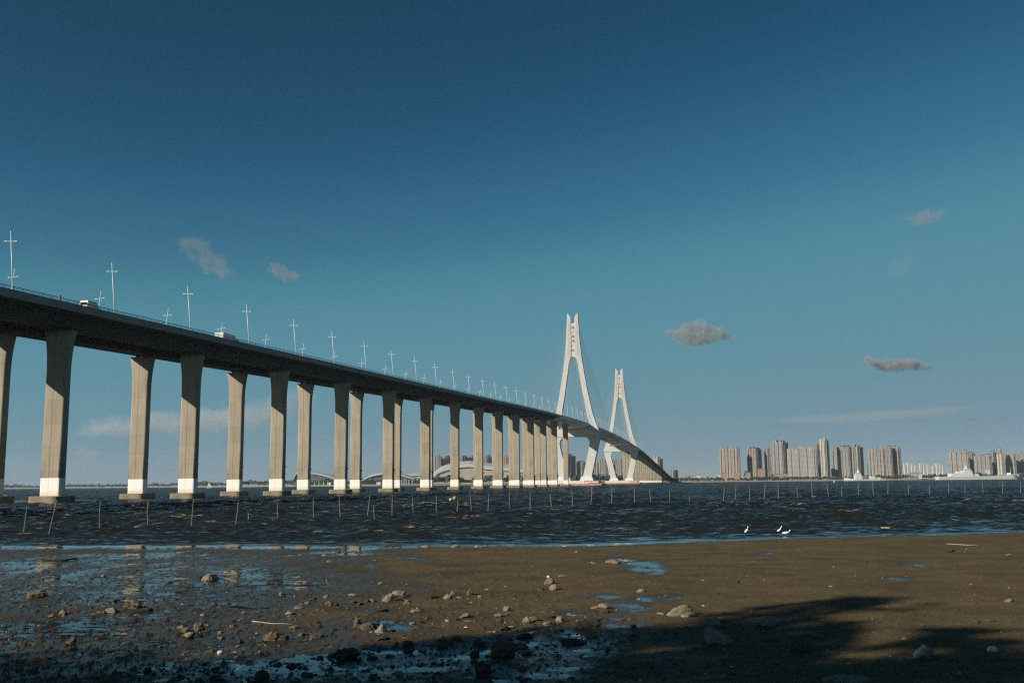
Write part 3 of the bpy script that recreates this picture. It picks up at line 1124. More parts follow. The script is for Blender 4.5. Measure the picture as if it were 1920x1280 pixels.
t_ = MB()
for k in range(12):
    a0, a1 = 2 * math.pi * k / 12, 2 * math.pi * (k + 1) / 12
    t_.tube([(p[0] + .5 * math.cos(a0), p[1], .75 + .5 * math.sin(a0)), (p[0] + .5 * math.cos(a1), p[1], .75 + .5 * math.sin(a1))], 0.17, 8)
tag(obj('washed_up_tyre', t_, M_cap, smooth=True), 'mud-covered tyre standing on the sandbank at the left edge of the photo', 'tyre')


# ------------------------------------------------------------------ rocks, stones, sticks on the mud
def mud_z(x, y):
    z, _ = mud_height(np.array([[x]]), np.array([[y]]))
    return float(z[0, 0])


def rock_mesh(name, w_, d_, h_, seed, lvl=3, rough=0.18, tilt=0.0, point=0.0, skew=0.0):
    rnd = random.Random(seed)
    bm = bmesh.new()
    bmesh.ops.create_icosphere(bm, subdivisions=lvl, radius=1.0)
    planes = [(Vector((rnd.gauss(0, 1), rnd.gauss(0, 1), rnd.gauss(0, .8))).normalized(), rnd.uniform(0.55, 0.9)) for _ in range(11)]
    o1 = Vector((rnd.random() * 50, rnd.random() * 50, rnd.random() * 50))
    from mathutils import noise as mn
    for v in bm.verts:
        p_ = v.co.copy()
        for n_, dd in planes:
            e = p_.dot(n_) - dd
            if e > 0:
                p_ -= n_ * e * 0.9
        k = 1 + rough * mn.noise(p_ * 2.0 + o1) + rough * 0.7 * mn.noise(p_ * 5.5 + o1) + rough * 0.45 * mn.noise(p_ * 12 + o1)
        p_ *= k
        if point:
            p_.x *= 1 - point * (p_.z + 0.3)
        p_.x += skew * p_.z
        v.co = Vector((p_.x * w_ / 1.6, p_.y * d_ / 1.6, p_.z * h_ / 1.5 + p_.x * math.tan(tilt) * w_ / 1.6 * 0.8))
    me_ = bpy.data.meshes.new(name)
    bm.to_mesh(me_)
    bm.free()
    if lvl > 3:
        for p_ in me_.polygons:
            p_.use_smooth = True
    return me_


def put_rock(px, py, wpx, hpx, mat, label, name='rock', tilt=0.0, point=0.0, rough=0.18, lvl=4, rz=0.0, sink=0.36, dep=0.8, skew=0.0):
    g = ground(px, py)
    k = g[1] / F
    w_, h_ = wpx * k * 0.98, max(hpx * k * 1.15, 0.02)
    me_ = rock_mesh(name, w_, w_ * dep, h_, int(px * 7 + py), lvl, rough, tilt, point, skew)
    me_.materials.append(mat)
    o_ = bpy.data.objects.new(name, me_)
    z = mud_z(g[0], g[1])
    o_.location = (g[0], g[1], z + h_ * (0.5 - sink))
    o_.rotation_euler = (0, 0, rz)
    col.objects.link(o_)
    return tag(o_, label, 'shell' if name == 'shell' else name.split('_')[-1])


Rk, Gk, Dk, Sh, Wh = M_rock, M_rockgrey, M_rockdark, M_shell, M_shellwhite
ROCKS = [
    (748, 1118, 26, 13, Rk, 'tan block-shaped rock right behind a tilted slab, left of centre', dict()),
    (727, 1128, 20, 13, Rk, 'tan slab tilted up to the right, in front of the block-shaped rock', dict(tilt=.5, dep=.5)),
    (738, 1124, 9, 9, Rk, 'small pale stone wedged between the tilted slab and the block', dict()),
    (841, 1124, 14, 10, Rk, 'rounded tan rock with a smaller stone behind, in the middle of the mud', dict()),
    (849, 1116, 8, 8, Rk, 'small stone just behind the rounded tan rock at mid mud', dict()),
    (862, 1123, 13, 4, Rk, 'flat pale stone lying right of the rounded tan rock', dict()),
    (881, 1116, 12, 10, Sh, 'shell-crusted upright stone right of the flat pale stone', dict(rough=.3)),
    (715, 1095, 12, 4, Rk, 'flat tan flake of stone behind the block-shaped rock', dict()),
    (699, 1128, 12, 6, Rk, 'low tan stone left of the tilted slab', dict()),
    (764, 1129, 12, 4, Rk, 'flat flake of stone right of the tilted slab', dict()),
    (900, 1123, 8, 6, Rk, 'small tan stone right of the shell-crusted upright stone', dict()),
    (950, 1147, 10, 9, Rk, 'small rounded tan stone alone just left of the photo centre', dict()),
    (662, 1117, 14, 5, Rk, 'long low tan stone left of the group with the tilted slab', dict()),
    (670, 1175, 12, 17, Sh, 'upright oyster-crusted lump standing near the shadow edge, left of centre', dict(rough=.35, dep=.7)),
    (692, 1180, 26, 13, Sh, 'low mound of brown oyster shells beside the upright lump', dict(rough=.3)),
    (715, 1188, 22, 15, Gk, 'dark grey wedge of stone beside the brown shell mound', dict(point=.42, skew=.12)),
    (1029, 1096, 19, 11, Rk, 'tan rock, rear one of the close pair near the middle of the mud', dict()),
    (1038, 1107, 16, 11, Rk, 'tan rock with a sloping top, front one of the close pair', dict(tilt=.25)),
    (1028, 1084, 5, 4, Wh, 'tiny white pebble behind the close pair of tan rocks', dict(lvl=3)),
    (987, 1169, 16, 12, Rk, 'round pale rock at the left end of the row by the shadow edge', dict()),
    (1001, 1166, 17, 10, Sh, 'crusty stone touching the round pale rock by the shadow edge', dict(rough=.3)),
    (1027, 1174, 16, 8, Rk, 'smooth low stone in the middle of the row by the shadow edge', dict()),
    (1049, 1168, 15, 10, Rk, 'jagged stone at the right end of the row by the shadow edge', dict(rough=.3)),
    (1202, 1111, 14, 5, Rk, 'flat tan stone between the two pools right of centre', dict()),
    (1272, 1155, 42, 20, Rk, 'largest pale rock, a log-like lump propped up at its right end', dict(tilt=.42, dep=.55, rough=.12)),
    (1293, 1158, 26, 10, Rk, 'low pale rock tucked under the right end of the log-like rock', dict()),
    (395, 1088, 25, 13, Rk, 'brownish block lying among the reflections of the piers', dict()),
    (375, 1083, 7, 5, Dk, 'small dark stone left of the brownish block in the reflections', dict(lvl=3)),
    (613, 1121, 11, 6, Rk, 'small pale domed stone at the right end of the wet reflections', dict(lvl=3)),
    (575, 1132, 10, 5, Rk, 'small pale stone in front of the wet reflections', dict(lvl=3)),
    (622, 1135, 20, 10, Sh, 'cluster of broken oyster shells right of the small pale stones', dict(rough=.4)),
    (70, 1119, 28, 11, Sh, 'yellowish shell-crusted rock at the foot of the leftmost pier reflection', dict(rough=.3)),
    (375, 1184, 22, 18, Sh, 'rusty brown oyster clump, taller one of two at lower left', dict(rough=.35)),
    (349, 1186, 15, 10, Sh, 'rusty brown oyster clump, smaller left neighbour of the taller one', dict(rough=.35)),
    (437, 1176, 10, 7, Sh, 'brown shell lump with a white chip, left of the thin pale branch', dict(rough=.3)),
    (509, 1202, 26, 16, Sh, 'wide clump of yellowish oyster shells below the thin pale branch', dict(rough=.4)),
    (531, 1202, 17, 12, Dk, 'black stone touching the right side of the yellowish oyster clump', dict()),
    (412, 1226, 9, 6, Wh, 'white broken shell lying in the shade at lower left', dict(name='shell', lvl=3)),
    (565, 1194, 13, 7, Sh, 'brown shell lump right of the black stone', dict(rough=.3)),
    (588, 1200, 13, 8, Sh, 'brown shell lump at the edge of the shaded pool, lower left', dict(rough=.3)),
    (135, 1209, 16, 14, Sh, 'round brown shell clump standing in a shallow pool at far lower left', dict(rough=.3)),
    (210, 1148, 24, 10, Rk, 'long tan rock half sunk in the dark mud at left', dict()),
    (166, 1239, 14, 5, Rk, 'pale flat stone in the shade at far lower left', dict(lvl=3)),
    (250, 1140, 30, 9, Sh, 'ridge of loose oyster shells right of the long tan rock', dict(rough=.4)),
    (1342, 1208, 52, 32, Gk, 'big grey wedge-shaped boulder in the tree shadow at lower right', dict(point=.3, skew=-.5, rough=.1)),
    (1341, 1174, 26, 14, Gk, 'dark grey stone just behind the big wedge-shaped boulder', dict(point=.3)),
    (1440, 1174, 38, 15, Gk, 'long low grey rock in the shadow right of the wedge-shaped boulder', dict(tilt=.12)),
    (1496, 1223, 50, 23, Sh, 'rough shell-crusted boulder in the shadow at lower right', dict(rough=.25)),
    (1588, 1286, 70, 16, Gk, 'flat grey rock cut off by the bottom edge of the photo', dict()),
    (1735, 1238, 44, 22, Gk, 'grey triangular rock with a pointed top at lower right', dict(point=.4)),
    (1862, 1226, 17, 9, Wh, 'pair of pale shells in the shadow near the right edge', dict(name='shell', rough=.4)),
    (1892, 1131, 17, 6, Rk, 'flat pale stone on sunlit mud near the right edge', dict()),
    (1697, 1203, 10, 5, Rk, 'small tan stone on the lit strip between the two shadows', dict(lvl=3)),
    (1800, 1271, 10, 6, Gk, 'small grey stone near the bottom right corner', dict(lvl=3)),
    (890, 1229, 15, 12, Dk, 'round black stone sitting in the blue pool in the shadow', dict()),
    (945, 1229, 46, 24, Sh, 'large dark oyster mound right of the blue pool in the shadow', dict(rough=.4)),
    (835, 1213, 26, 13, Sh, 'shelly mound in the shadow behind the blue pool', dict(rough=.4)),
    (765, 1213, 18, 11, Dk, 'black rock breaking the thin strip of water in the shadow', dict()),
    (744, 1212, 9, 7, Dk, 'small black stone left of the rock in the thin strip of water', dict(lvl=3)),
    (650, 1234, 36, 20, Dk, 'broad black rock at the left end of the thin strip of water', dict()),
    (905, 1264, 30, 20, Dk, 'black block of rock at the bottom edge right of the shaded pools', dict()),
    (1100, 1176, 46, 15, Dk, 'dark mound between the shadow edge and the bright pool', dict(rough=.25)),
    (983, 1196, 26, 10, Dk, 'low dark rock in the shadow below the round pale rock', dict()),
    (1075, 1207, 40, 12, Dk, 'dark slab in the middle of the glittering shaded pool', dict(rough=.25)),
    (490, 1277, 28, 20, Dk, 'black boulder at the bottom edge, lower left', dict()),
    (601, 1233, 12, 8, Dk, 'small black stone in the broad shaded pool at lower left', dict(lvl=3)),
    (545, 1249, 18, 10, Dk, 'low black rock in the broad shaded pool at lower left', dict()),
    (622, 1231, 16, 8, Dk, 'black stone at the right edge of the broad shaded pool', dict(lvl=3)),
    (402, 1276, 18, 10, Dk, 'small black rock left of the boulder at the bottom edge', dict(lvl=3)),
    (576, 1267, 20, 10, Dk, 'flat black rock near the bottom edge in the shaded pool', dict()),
]
for px, py, wp, hp, mt, lab, kw in ROCKS:
    kw = dict(kw)
    put_rock(px, py, wp, hp, mt, lab, **kw)

# scattered small stones: individuals, alike
protos = [[], []]
for k in range(7):
    for j, mt in enumerate((M_rock, M_rockdark)):
        me_ = rock_mesh('stone', 0.14, 0.11, 0.075, 900 + k + 50 * j, 2, 0.3)
        me_.materials.append(mt)
        protos[j].append(me_)
rs = random.Random(12)
n_st = 0
clusters = [(700, 1130, 90, 22), (850, 1125, 90, 20), (480, 1195, 130, 22), (370, 1190, 100, 22), (1010, 1165, 70, 12), (1180, 1150, 70, 20), (690, 1170, 70, 14), (850, 1170, 80, 12), (240, 1150, 90, 18), (600, 1130, 60, 14), (520, 1250, 150, 24), (900, 1200, 160, 20), (1050, 1200, 120, 30)]
while n_st < 230:
    if rs.random() < 0.62:
        cx, cy_, sx_, sy_ = rs.choice(clusters)
        px, py = rs.gauss(cx, sx_), rs.gauss(cy_, sy_)
    else:
        px, py = rs.uniform(0, 1920), 1035 + 240 * rs.random() ** 1.2
    if not (0 < px < 1920 and 1032 < py < 1278):
        continue
    g = ground(px, py)
    z = mud_z(g[0], g[1])
    if z < 0.0:
        continue
    j = 1 if rs.random() < (0.62 if px < 1250 else 0.75) else 0
    me_ = rs.choice(protos[j])
    o_ = bpy.data.objects.new('stone', me_)
    sc = rs.choice((0.4, 0.5, 0.6, 0.75, 0.9, 1.2, 1.6)) * (0.8 if px > 1250 else 1.0)
    o_.scale = (sc * rs.uniform(.8, 1.5), sc, sc * rs.uniform(.5, 1.0))
    o_.location = (g[0], g[1], z + 0.012 * sc)
    o_.rotation_euler = (0, 0, rs.uniform(0, 6.28))
    col.objects.link(o_)
    if j:
        tag(o_, 'small dark stone or clod lying loose on the mud', 'stone', 'small dark stones scattered on the mud')
    else:
        tag(o_, 'small pale stone lying loose on the mud', 'stone', 'small pale stones scattered on the mud')
    n_st += 1

# pebble and shell grit: uncountable
gv, gf = [], []
rs = random.Random(5)
gm = MB()
while len(gm.v) < 9000 * 6:
    px, py = rs.uniform(-10, 1930), 1030 + 250 * rs.random() ** 1.1
    g = ground(px, py)
    dens = 0.5 + 0.5 * max(0, min(1, (1250 - px) / 500)) * (1 if py > 1085 else 0.4)
    if rs.random() > dens:
        continue
    r_ = 0.008 + 0.022 * rs.random() ** 2
    a = rs.uniform(0, 6.28)
    ca, sa = math.cos(a), math.sin(a)
    ex = rs.uniform(1, 2.2)
    P = []
    for x, y, z in ((1, 0, 0), (-1, 0, 0), (0, 1, 0), (0, -1, 0), (0, 0, 1), (0, 0, -1)):
        x, y = x * ex * r_, y * r_
        P.append((g[0] + x * ca - y * sa, g[1] + x * sa + y * ca, z * r_ * .8))
    gm.add(P, [(0, 2, 4), (2, 1, 4), (1, 3, 4), (3, 0, 4), (2, 0, 5), (1, 2, 5), (3, 1, 5), (0, 3, 5)])
va = np.array(gm.v).reshape(-1, 6, 3)
cz, _ = mud_height(va[:, 0, 0][None], va[:, 0, 1][None])
va[:, :, 2] += cz[0][:, None]
gm.v = [tuple(p) for p in va.reshape(-1, 3)]


def grit_mat():
    m, t, out = new_mat('shell_grit')
    g = N(t, 'ShaderNodeNewGeometry')
    r_ = g.outputs['Random Per Island']
    c = ramp(t, r_, [(0.0, (0.02, 0.015, 0.01)), (0.75, (0.05, 0.037, 0.022)), (0.95, (0.13, 0.10, 0.06)), (0.995, (0.45, 0.40, 0.32))])
    principled(t, out, c, 0.8)
    return m


go = struct(obj('shell_grit', gm, grit_mat()), 'stuff')
tag(go, 'loose grit and broken shell strewn over the mud', 'grit')


def stick(pxs, rad, mat, label, name='driftwood_stick', lift=0.02):
    P = []
    for px, py in pxs:
        g = ground(px, py)
        P.append((g[0], g[1], max(mud_z(g[0], g[1]), 0) + lift))
    mb = MB()
    mb.tube(P, [rad * q for q in np.linspace(1, .5, len(P))], 7)
    return tag(obj(name, mb, mat, smooth=True), label, 'stick')


stick([(473, 1168), (492, 1169), (510, 1171), (530, 1172), (547, 1173.5)], 0.012, M_wood, 'thin pale branch lying on the mud at lower left', 'branch')
stick([(1776, 1022), (1795, 1023), (1815, 1025), (1838, 1025)], 0.02, M_wood, 'straight pale stick lying near the waterline at right')
stick([(1774, 1037), (1781, 1038), (1789, 1034)], 0.05, M_darkwood, 'short crooked dark branch below the pale stick at right', 'branch')
stick([(80, 1048), (98, 1050), (120, 1052), (145, 1049)], 0.06, M_darkwood, 'long dark branch lying in the wet mud at far left', 'branch', 0.05)
stick([(1108, 1056), (1112, 1058), (1125, 1057)], 0.02, M_wood, 'short pale twig left of the elongated rock by the pool', 'twig')
put_rock(1152, 1057, 30, 8, M_rock, 'long pale rock beside the pool near the waterline, right of centre')
for px, lab in ((797, 'low mud-coated stone, left one of three on the waterline'), (853, 'flat mud-coated stone, middle one of three on the waterline'), (898, 'mud-coated stone, right one of three on the waterline')):
    put_rock(px, 1026, 15, 5, M_rock, lab, lvl=3)

# ------------------------------------------------------------------ bamboo stakes in the water
STAKES = [(51, 948, 44, 1001), (107, 936, 92, 999), (189, 938, 186, 992), (278, 936, 277, 989), (363, 934, 359, 986), (447, 937, 442, 983), (465, 956, 466, 977), (520, 942, 520, 976), (588, 933, 588, 972), (636, 926, 638, 971),
          (694, 928, 689, 967), (701, 948, 702, 973), (736, 928, 735, 966), (773, 928, 775, 962), (818, 928, 818, 960), (859, 934, 857, 960), (881, 920, 884, 958), (917, 922, 915, 957), (955, 921, 955, 952), (994, 922, 994, 955),
          (1032, 925, 1034, 950), (1072, 918, 1074, 949), (1110, 912, 1108, 947), (1148, 914, 1147, 944), (1189, 914, 1190, 944), (1218, 916, 1220, 943), (1255, 918, 1256, 943), (1293, 928, 1293, 941), (1358, 913, 1356.5, 939),
          (1380, 910, 1379.5, 937), (1405, 909.5, 1405, 938), (1435, 906, 1433, 935), (1458.5, 904.5, 1460, 935.5), (1494, 912, 1495.5, 934), (1521, 902, 1523.5, 934), (1551, 906, 1553.5, 932), (1578, 911, 1579, 931), (1609, 905, 1610.5, 931),
          (1636.5, 902, 1638, 931), (1665, 902.5, 1665, 928), (1703, 907, 1703.5, 927.5), (1742, 907, 1743, 927), (1778.5, 903, 1779, 925), (1809, 908, 1809.5, 924.5), (1841, 904, 1843.5, 924.5), (1880, 903, 1880, 924.5), (1914, 903, 1914, 924)]
for i, (x0, y0, x1, y1) in enumerate(STAKES):
    b_ = ground(x1, y1)
    rr = ray(x0, y0)
    tp = EYE + rr * (b_[1] / rr[1])
    L = tp - b_
    mb = MB()
    r0 = 0.021 + 0.00010 * b_[1] + 0.006 * random.random()
    side = np.array([random.uniform(-.03, .03), random.uniform(-.1, .1), 0])
    mb.tube([-L * 0.25, L * 0.2, L * 0.55 + side, L * 0.8 + side * .6, L], [r0, r0, r0 * .9, r0 * .8, r0 * .7], 7)
    lean = 'leaning left' if x0 - x1 < -2 else 'leaning right' if x0 - x1 > 2 else 'standing upright'
    o_ = obj('bamboo_stake', mb, M_bamboo, loc=[float(q) for q in b_])
    tag(o_, '%s bamboo stake from the left in the row across the water, %s' % (ordinal(i), lean), 'stake', 'bamboo stakes standing in the water')


# ------------------------------------------------------------------ egrets
def egret(px, py, hgt_px, label, body_dir, neck, low=False):
    g = ground(px, py)
    k = g[1] / F
    t = thing('egret', label, 'egret', g, 0, 'white egrets wading at the waterline')
    u = k
    mb = MB()
    # one continuous body: tail, belly, breast, neck, head; x in px units relative to the feet
    pts = [np.array([x * u, 0, z * u]) for x, z, r_ in body_dir + neck]
    mb.tube(pts, [r_ * u for x, z, r_ in body_dir + neck], 10)
    obj('body', mb, M_feather, t, local=True, smooth=True)
    hx, hz, _ = neck[-1]
    bl = MB()
    bl.tube([(hx * u, 0, hz * u), ((hx + 2.6) * u, 0, (hz - 0.5) * u)], [0.35 * u, 0.06 * u], 6)
    obj('bill', bl, M_bill, t, local=True)
    for dx in (-0.5, 0.9):
        lg = MB()
        lg.tube([(dx * u, 0.04 * dx, 3.4 * u), ((dx - .35) * u, 0.04 * dx, 1.7 * u), (dx * u, 0.04 * dx, -0.8 * u)], 0.22 * u, 5)
        obj('leg', lg, M_leg, t, local=True)


egret(1400, 1000.5, 15, 'upright white egret standing apart on the left', [(-3.9, 2.9, .25), (-2.8, 3.8, 1.1), (-1.0, 5.2, 2.0), (0.8, 7.0, 2.1), (1.9, 8.6, 1.4)], [(2.6, 10.2, .75), (2.7, 12.0, .62), (3.1, 13.6, .8), (3.5, 14.2, .5)])
egret(1461.5, 1001, 15, 'white egret with its neck stretched up, rear one of the pair', [(-4.4, 5.6, .25), (-3.2, 5.9, 1.0), (-1.2, 6.8, 1.9), (0.8, 8.0, 1.8), (2.0, 9.3, 1.1)], [(3.0, 11.4, .65), (4.0, 13.4, .58), (4.9, 14.9, .75), (5.4, 15.2, .45)])
egret(1474, 1005, 12, 'white egret with a level body and bent neck, front one of the pair', [(-7.4, 6.2, .25), (-5.6, 6.4, 1.2), (-2.5, 6.3, 2.3), (1.0, 6.4, 2.5), (3.8, 7.0, 1.6)], [(5.6, 7.8, .9), (6.4, 9.4, .75), (7.2, 11.0, .85), (8.2, 11.4, .8), (8.8, 11.2, .45)])

# floating things
g = ground(1660, 991)
mb = MB()
mb.loft([[(x * a, y * a, z) for x, y in ((-.2, -.12), (.2, -.12), (.2, .12), (-.2, .12))] for z, a in ((-.08, .8), (.05, 1), (.11, 1.05))])
tag(obj('foam_block', mb, plain('old_foam', (0.42, 0.33, 0.2), 0.9), loc=[float(q) for q in g]), 'tan foam block floating in the shallows at right', 'float')
g = ground(850, 938)
fl = thing('fishing_float', 'pair of tan and white fishing floats trailing a dark net', 'float', g)
for x, z, r_, mt in ((0.25, 0.42, 0.34, plain('tan_float', (0.36, 0.26, 0.15), 0.8, .3, 3)), (-.45, 0.18, 0.26, M_white)):
    mb = MB()
    mb.ball((x, 0, z), r_)
    obj('float_ball', mb, mt, fl, local=True, smooth=True)
mb = MB()
mb.tube([(0.3, 0, .2), (1.0, .1, .12), (1.8, 0, .3), (2.6, -.1, .2)], [0.1, .16, .1, .05], 6)
obj('net', mb, M_tyre, fl, local=True)
g = ground(1564, 902.5)
bo = thing('buoy', 'small red and white buoy left of the white patrol ship', 'buoy', at(1564, 901.8, 900) * np.array([1, 1, 0]))
mb = MB()
mb.tube([(0, 0, -.5), (0, 0, .8)], [1.0, .9], 10)
obj('hull', mb, M_redpaint, bo, local=True)
mb = MB()
mb.tube([(0, 0, .8), (0, 0, 2.2)], [0.6, .15], 8)
obj('top_mark', mb, M_white, bo, local=True)

# ------------------------------------------------------------------ far shore
# (bearing px, distance of the waterline)
SHORE = [(-900, 5200), (-150, 4300), (180, 4200), (350, 3900), (400, 2900), (470, 2350), (560, 2050), (700, 1800), (800, 1750), (980, 1800), (1110, 2200), (1240, 2480), (1300, 2400), (1480, 2350), (1640, 2300), (1800, 2350), (1990, 2400), (2800, 2700)]


def shore_pt(px, dist, z):
    x = (px - 960) / F * dist
    return (x, dist, z)


mb = MB()
pxs = np.arange(-900, 2801, 20)
rows = []
for dd, z in ((-25, -1.2), (0, 0.0), (14, 1.1), (40, 2.2), (55, 3.0), (200, 3.5), (2200, 4.0)):
    rows.append([shore_pt(px, float(np.interp(px, [a for a, b in SHORE], [b for a, b in SHORE])) + dd, z + (0.5 * math.sin(px * .13) if 0 < dd < 60 else 0)) for px in pxs])
mb.loft(rows, cap=False, closed=False)
land = obj('far_shore', mb, None or plain('far_sand', (0.30, 0.255, 0.18), 0.9, 0.3, 0.02), smooth=True)
struct(land)


def sdist(px):
    return float(np.interp(px, [a for a, b in SHORE], [b for a, b in SHORE]))


from mathutils import noise as mnoise


def crown(mb, c, r, h, rnd, n=34):
    """a small crown of leaf clumps: many little tilted faces through its volume"""
    for _ in range(n):
        th, ph, q = rnd.uniform(0, 6.283), math.acos(rnd.uniform(-.5, 1)), rnd.random() ** .33
        p = np.array([c[0] + r * q * math.sin(ph) * math.cos(th), c[1] + r * q * math.sin(ph) * math.sin(th), c[2] + h * .5 * q * math.cos(ph)])
        s = r * rnd.uniform(.28, .5)
        a = np.array([rnd.gauss(0, 1), rnd.gauss(0, 1), rnd.gauss(0, .6)])
        a /= np.linalg.norm(a)
        b = np.cross(a, np.array([rnd.gauss(0, 1), rnd.gauss(0, 1), rnd.gauss(0, 1)]))
        b /= np.linalg.norm(b) + 1e-9
        mb.add([p - a * s - b * s * .6, p + a * s - b * s * .5, p + a * s * .7 + b * s * .6, p - a * s * .8 + b * s * .5], [(0, 1, 2, 3)])


def belt(label, px0, px1, h, back, dens, seed, mat=None):
    rnd = random.Random(seed)
    mb = MB()
    px = px0
    while px < px1:
        d = sdist(px) + back + rnd.uniform(-14, 18)
        hh = h * rnd.uniform(.55, 1.15) * (0.75 + 0.5 * (mnoise.noise(Vector((px * .02, seed, 0))) + .5))
        x, y, _ = shore_pt(px, d, 0)
        r = hh * rnd.uniform(.42, .62)
        crown(mb, (x, y, 2.6 + hh * .55), r, hh * .95, rnd)
        px += r * F / d * rnd.uniform(.5, 1.1) / dens
    o_ = obj('shore_trees', mb, mat or M_leaf)
    struct(o_, 'stuff')
    return tag(o_, label, 'trees')


belt('low blue-green line of trees on the far shore at left', -60, 385, 13, 70, 0.9, 1)
belt('dark trees along the far beach behind the left piers', 380, 560, 11, 75, 1.0, 2)
belt('trees along the waterfront in front of the curved halls', 556, 815, 9, 55, 1.0, 3)
belt('dark trees in front of the big white stadium roof', 812, 1060, 14, 60, 1.1, 4)
belt('dark trees between the feet of the bridge towers', 1050, 1235, 17, 60, 1.1, 5)
belt('bushes and trees where the bridge comes ashore', 1225, 1345, 8, 45, 1.2, 6)
belt('green shrubs along the far beach below the apartment towers', 1335, 1660, 8, 60, 1.3, 7)
belt('green trees behind the white ships at right', 1640, 1935, 10, 75, 1.1, 8)


def far_tree(px, ybase, ytop, d, wpx, label):
    k = d / F
    p = shore_pt(px, d, 3.0)
    t = thing('tree', label, 'tree', p)
    H, r = (ybase - ytop) * k, wpx * k / 2
    rnd = random.Random(int(px))
    mb = MB()
    mb.tube([(0, 0, -1), (0, 0, H * .5)], [r * .12, r * .07], 6)
    obj('trunk', mb, M_bark, t, local=True)
    mb = MB()
    for q in range(9):
        a = rnd.uniform(0, 6.28)
        crown(mb, (r * .55 * math.cos(a), r * .4 * math.sin(a), H * rnd.uniform(.35, .8)), r * .55, H * .45, rnd, 30)
    obj('crown', mb, M_leaf, t, local=True)


far_tree(1394, 892, 873, 2600, 12, 'tall dark tree between the first two tan apartment towers')
far_tree(862, 902, 893, 1850, 18, 'broad flat-topped tree in front of the big stadium roof')
far_tree(916, 902, 890, 1860, 14, 'dense dark tree right of the flat-topped tree before the stadium')
far_tree(1105, 903, 893, 2250, 20, 'dark round tree beside the right foot of the near tower')

# hill far left
mb = MB()
for px, w_, h_ in ((385, 26, 11),):
    d = 5200
    k = d / F
    c = shore_pt(px, d, 0)
    rings = []
    for i in range(8):
        q = i / 7
        rings.append([(c[0] + w_ * k * (1 - q) * math.cos(a) * (1 + .1 * math.sin(3 * a)), c[1] + 60 * (1 - q) * math.sin(a), h_ * k * math.sin(q * math.pi / 2)) for a in [2 * math.pi * j / 20 for j in range(20)]])
    mb.loft(rings)
struct(obj('hill', mb, M_leaf, smooth=True))

FAC = {
    'tan': facade_mat('tan_facade', (0.235, 0.203, 0.163), 0.42),
    'brown': facade_mat('brown_facade', (0.24, 0.197, 0.15), 0.35),
    'grey': facade_mat('grey_facade', (0.22, 0.208, 0.18), 0.45),
    'pale': facade_mat('pale_facade', (0.38, 0.35, 0.29), 0.4),
    'pink': facade_mat('pink_facade', (0.34, 0.19, 0.145), 0.4),
    'glass': facade_mat('glass_facade', (0.09, 0.12, 0.15), 0.75),
    'white': facade_mat('white_facade', (0.50, 0.48, 0.43), 0.35),
    'slab': facade_mat('grid_facade', (0.265, 0.245, 0.20), 0.6, 3.0, 3.0),
}
M_roof = plain('roof_grey', (0.16, 0.15, 0.14), 0.9)


def block(label, xl, xm, xr, yt, yb, key, d, nb=4, turrets=True, phi=38, group='apartment towers on the far shore', name='apartment_tower', seed=0):
    """xl..xm sunlit face, xm..xr face turned away, in px; yt..yb height"""
    k = d / F
    ph = R(phi)
    rnd = random.Random(int(xl * 13 + seed))
    w_ = max(xm - xl, 1.0) * k / math.cos(ph)
    dp = max(xr - xm, 1.0) * k / math.sin(ph)
    corner = at((xm), yb, d)
    base = 2.5
    top = at(xm, yt, d)[2]
    H = top - base
    ca, sa = math.cos(-ph), math.sin(-ph)
    cx, cy_ = w_ / 2, -dp / 2
    loc = (corner[0] - (cx * ca - cy_ * sa), corner[1] - (cx * sa + cy_ * ca), base)
    t = thing(name, label, 'apartment block', loc, -ph, group)
    mb = MB()
    mb.box((0, 0, H * .49), (w_, dp, H * .98))
    obj('wall', mb, FAC[key], t, local=True)
    n1 = max(1, nb)
    pit = w_ / n1
    for i in range(n1):
        mb = MB()
        h_ = H * rnd.uniform(.96, 1.0)
        ww = pit * rnd.uniform(.42, .62)
        mb.box((-w_ / 2 + pit * (i + .5), -dp / 2 - .9, h_ / 2), (ww, 2.2, h_))
        obj('bay', mb, FAC[key], t, local=True)
    n2 = max(1, int(round((xr - xm) / 6)))
    pit2 = dp / n2
    for i in range(n2):
        mb = MB()
        h_ = H * rnd.uniform(.95, .99)
        mb.box((w_ / 2 + .9, -dp / 2 + pit2 * (i + .5), h_ / 2), (2.2, pit2 * .5, h_))
        obj('bay', mb, FAC[key], t, local=True)
    if turrets:
        for i in range(max(1, n1 // 2 + 1)):
            mb = MB()
            x = -w_ / 2 + w_ * (i + .5) / max(1, n1 // 2 + 1)
            hh = rnd.uniform(2.5, 5.5)
            mb.box((x, rnd.uniform(-.25, .25) * dp, H * .98 + hh / 2), (pit * .7, dp * .35, hh))
            mb.box((x, 0, H * .98 + hh + .3), (pit * .85, dp * .45, .6))
            obj('roof_turret', mb, FAC[key], t, local=True)
    return t


L = block
L('tan-brown apartment tower standing alone at the left end of the right skyline', 1355, 1386, 1389, 839, 892, 'brown', 2500, 6)
L('tan apartment tower with a dark right face, second from the left of the right skyline', 1405, 1420, 1434, 840, 893, 'brown', 2520, 4)
L('narrow striped grey-tan tower just right of the second tan tower', 1436, 1443, 1446, 839, 892, 'grey', 2540, 2)
L('slim pale tower squeezed between two taller towers at left of the skyline', 1446, 1450, 1453, 847, 892, 'pale', 2620, 2)
L('tall grey tower with three pale stripes and a wide dark side', 1453, 1471, 1485, 827, 892, 'grey', 2520, 3)
L('widest apartment slab of the right skyline, grey with a fine window grid', 1486, 1532, 1535, 838, 891, 'slab', 2480, 4)
L('dark narrow tower wedged behind the wide gridded slab', 1532, 1536, 1543, 832, 891, 'grey', 2600, 1)
L('tallest tower of the right skyline, pale left face and dark right face', 1541, 1550, 1561, 823, 890, 'pale', 2480, 2)
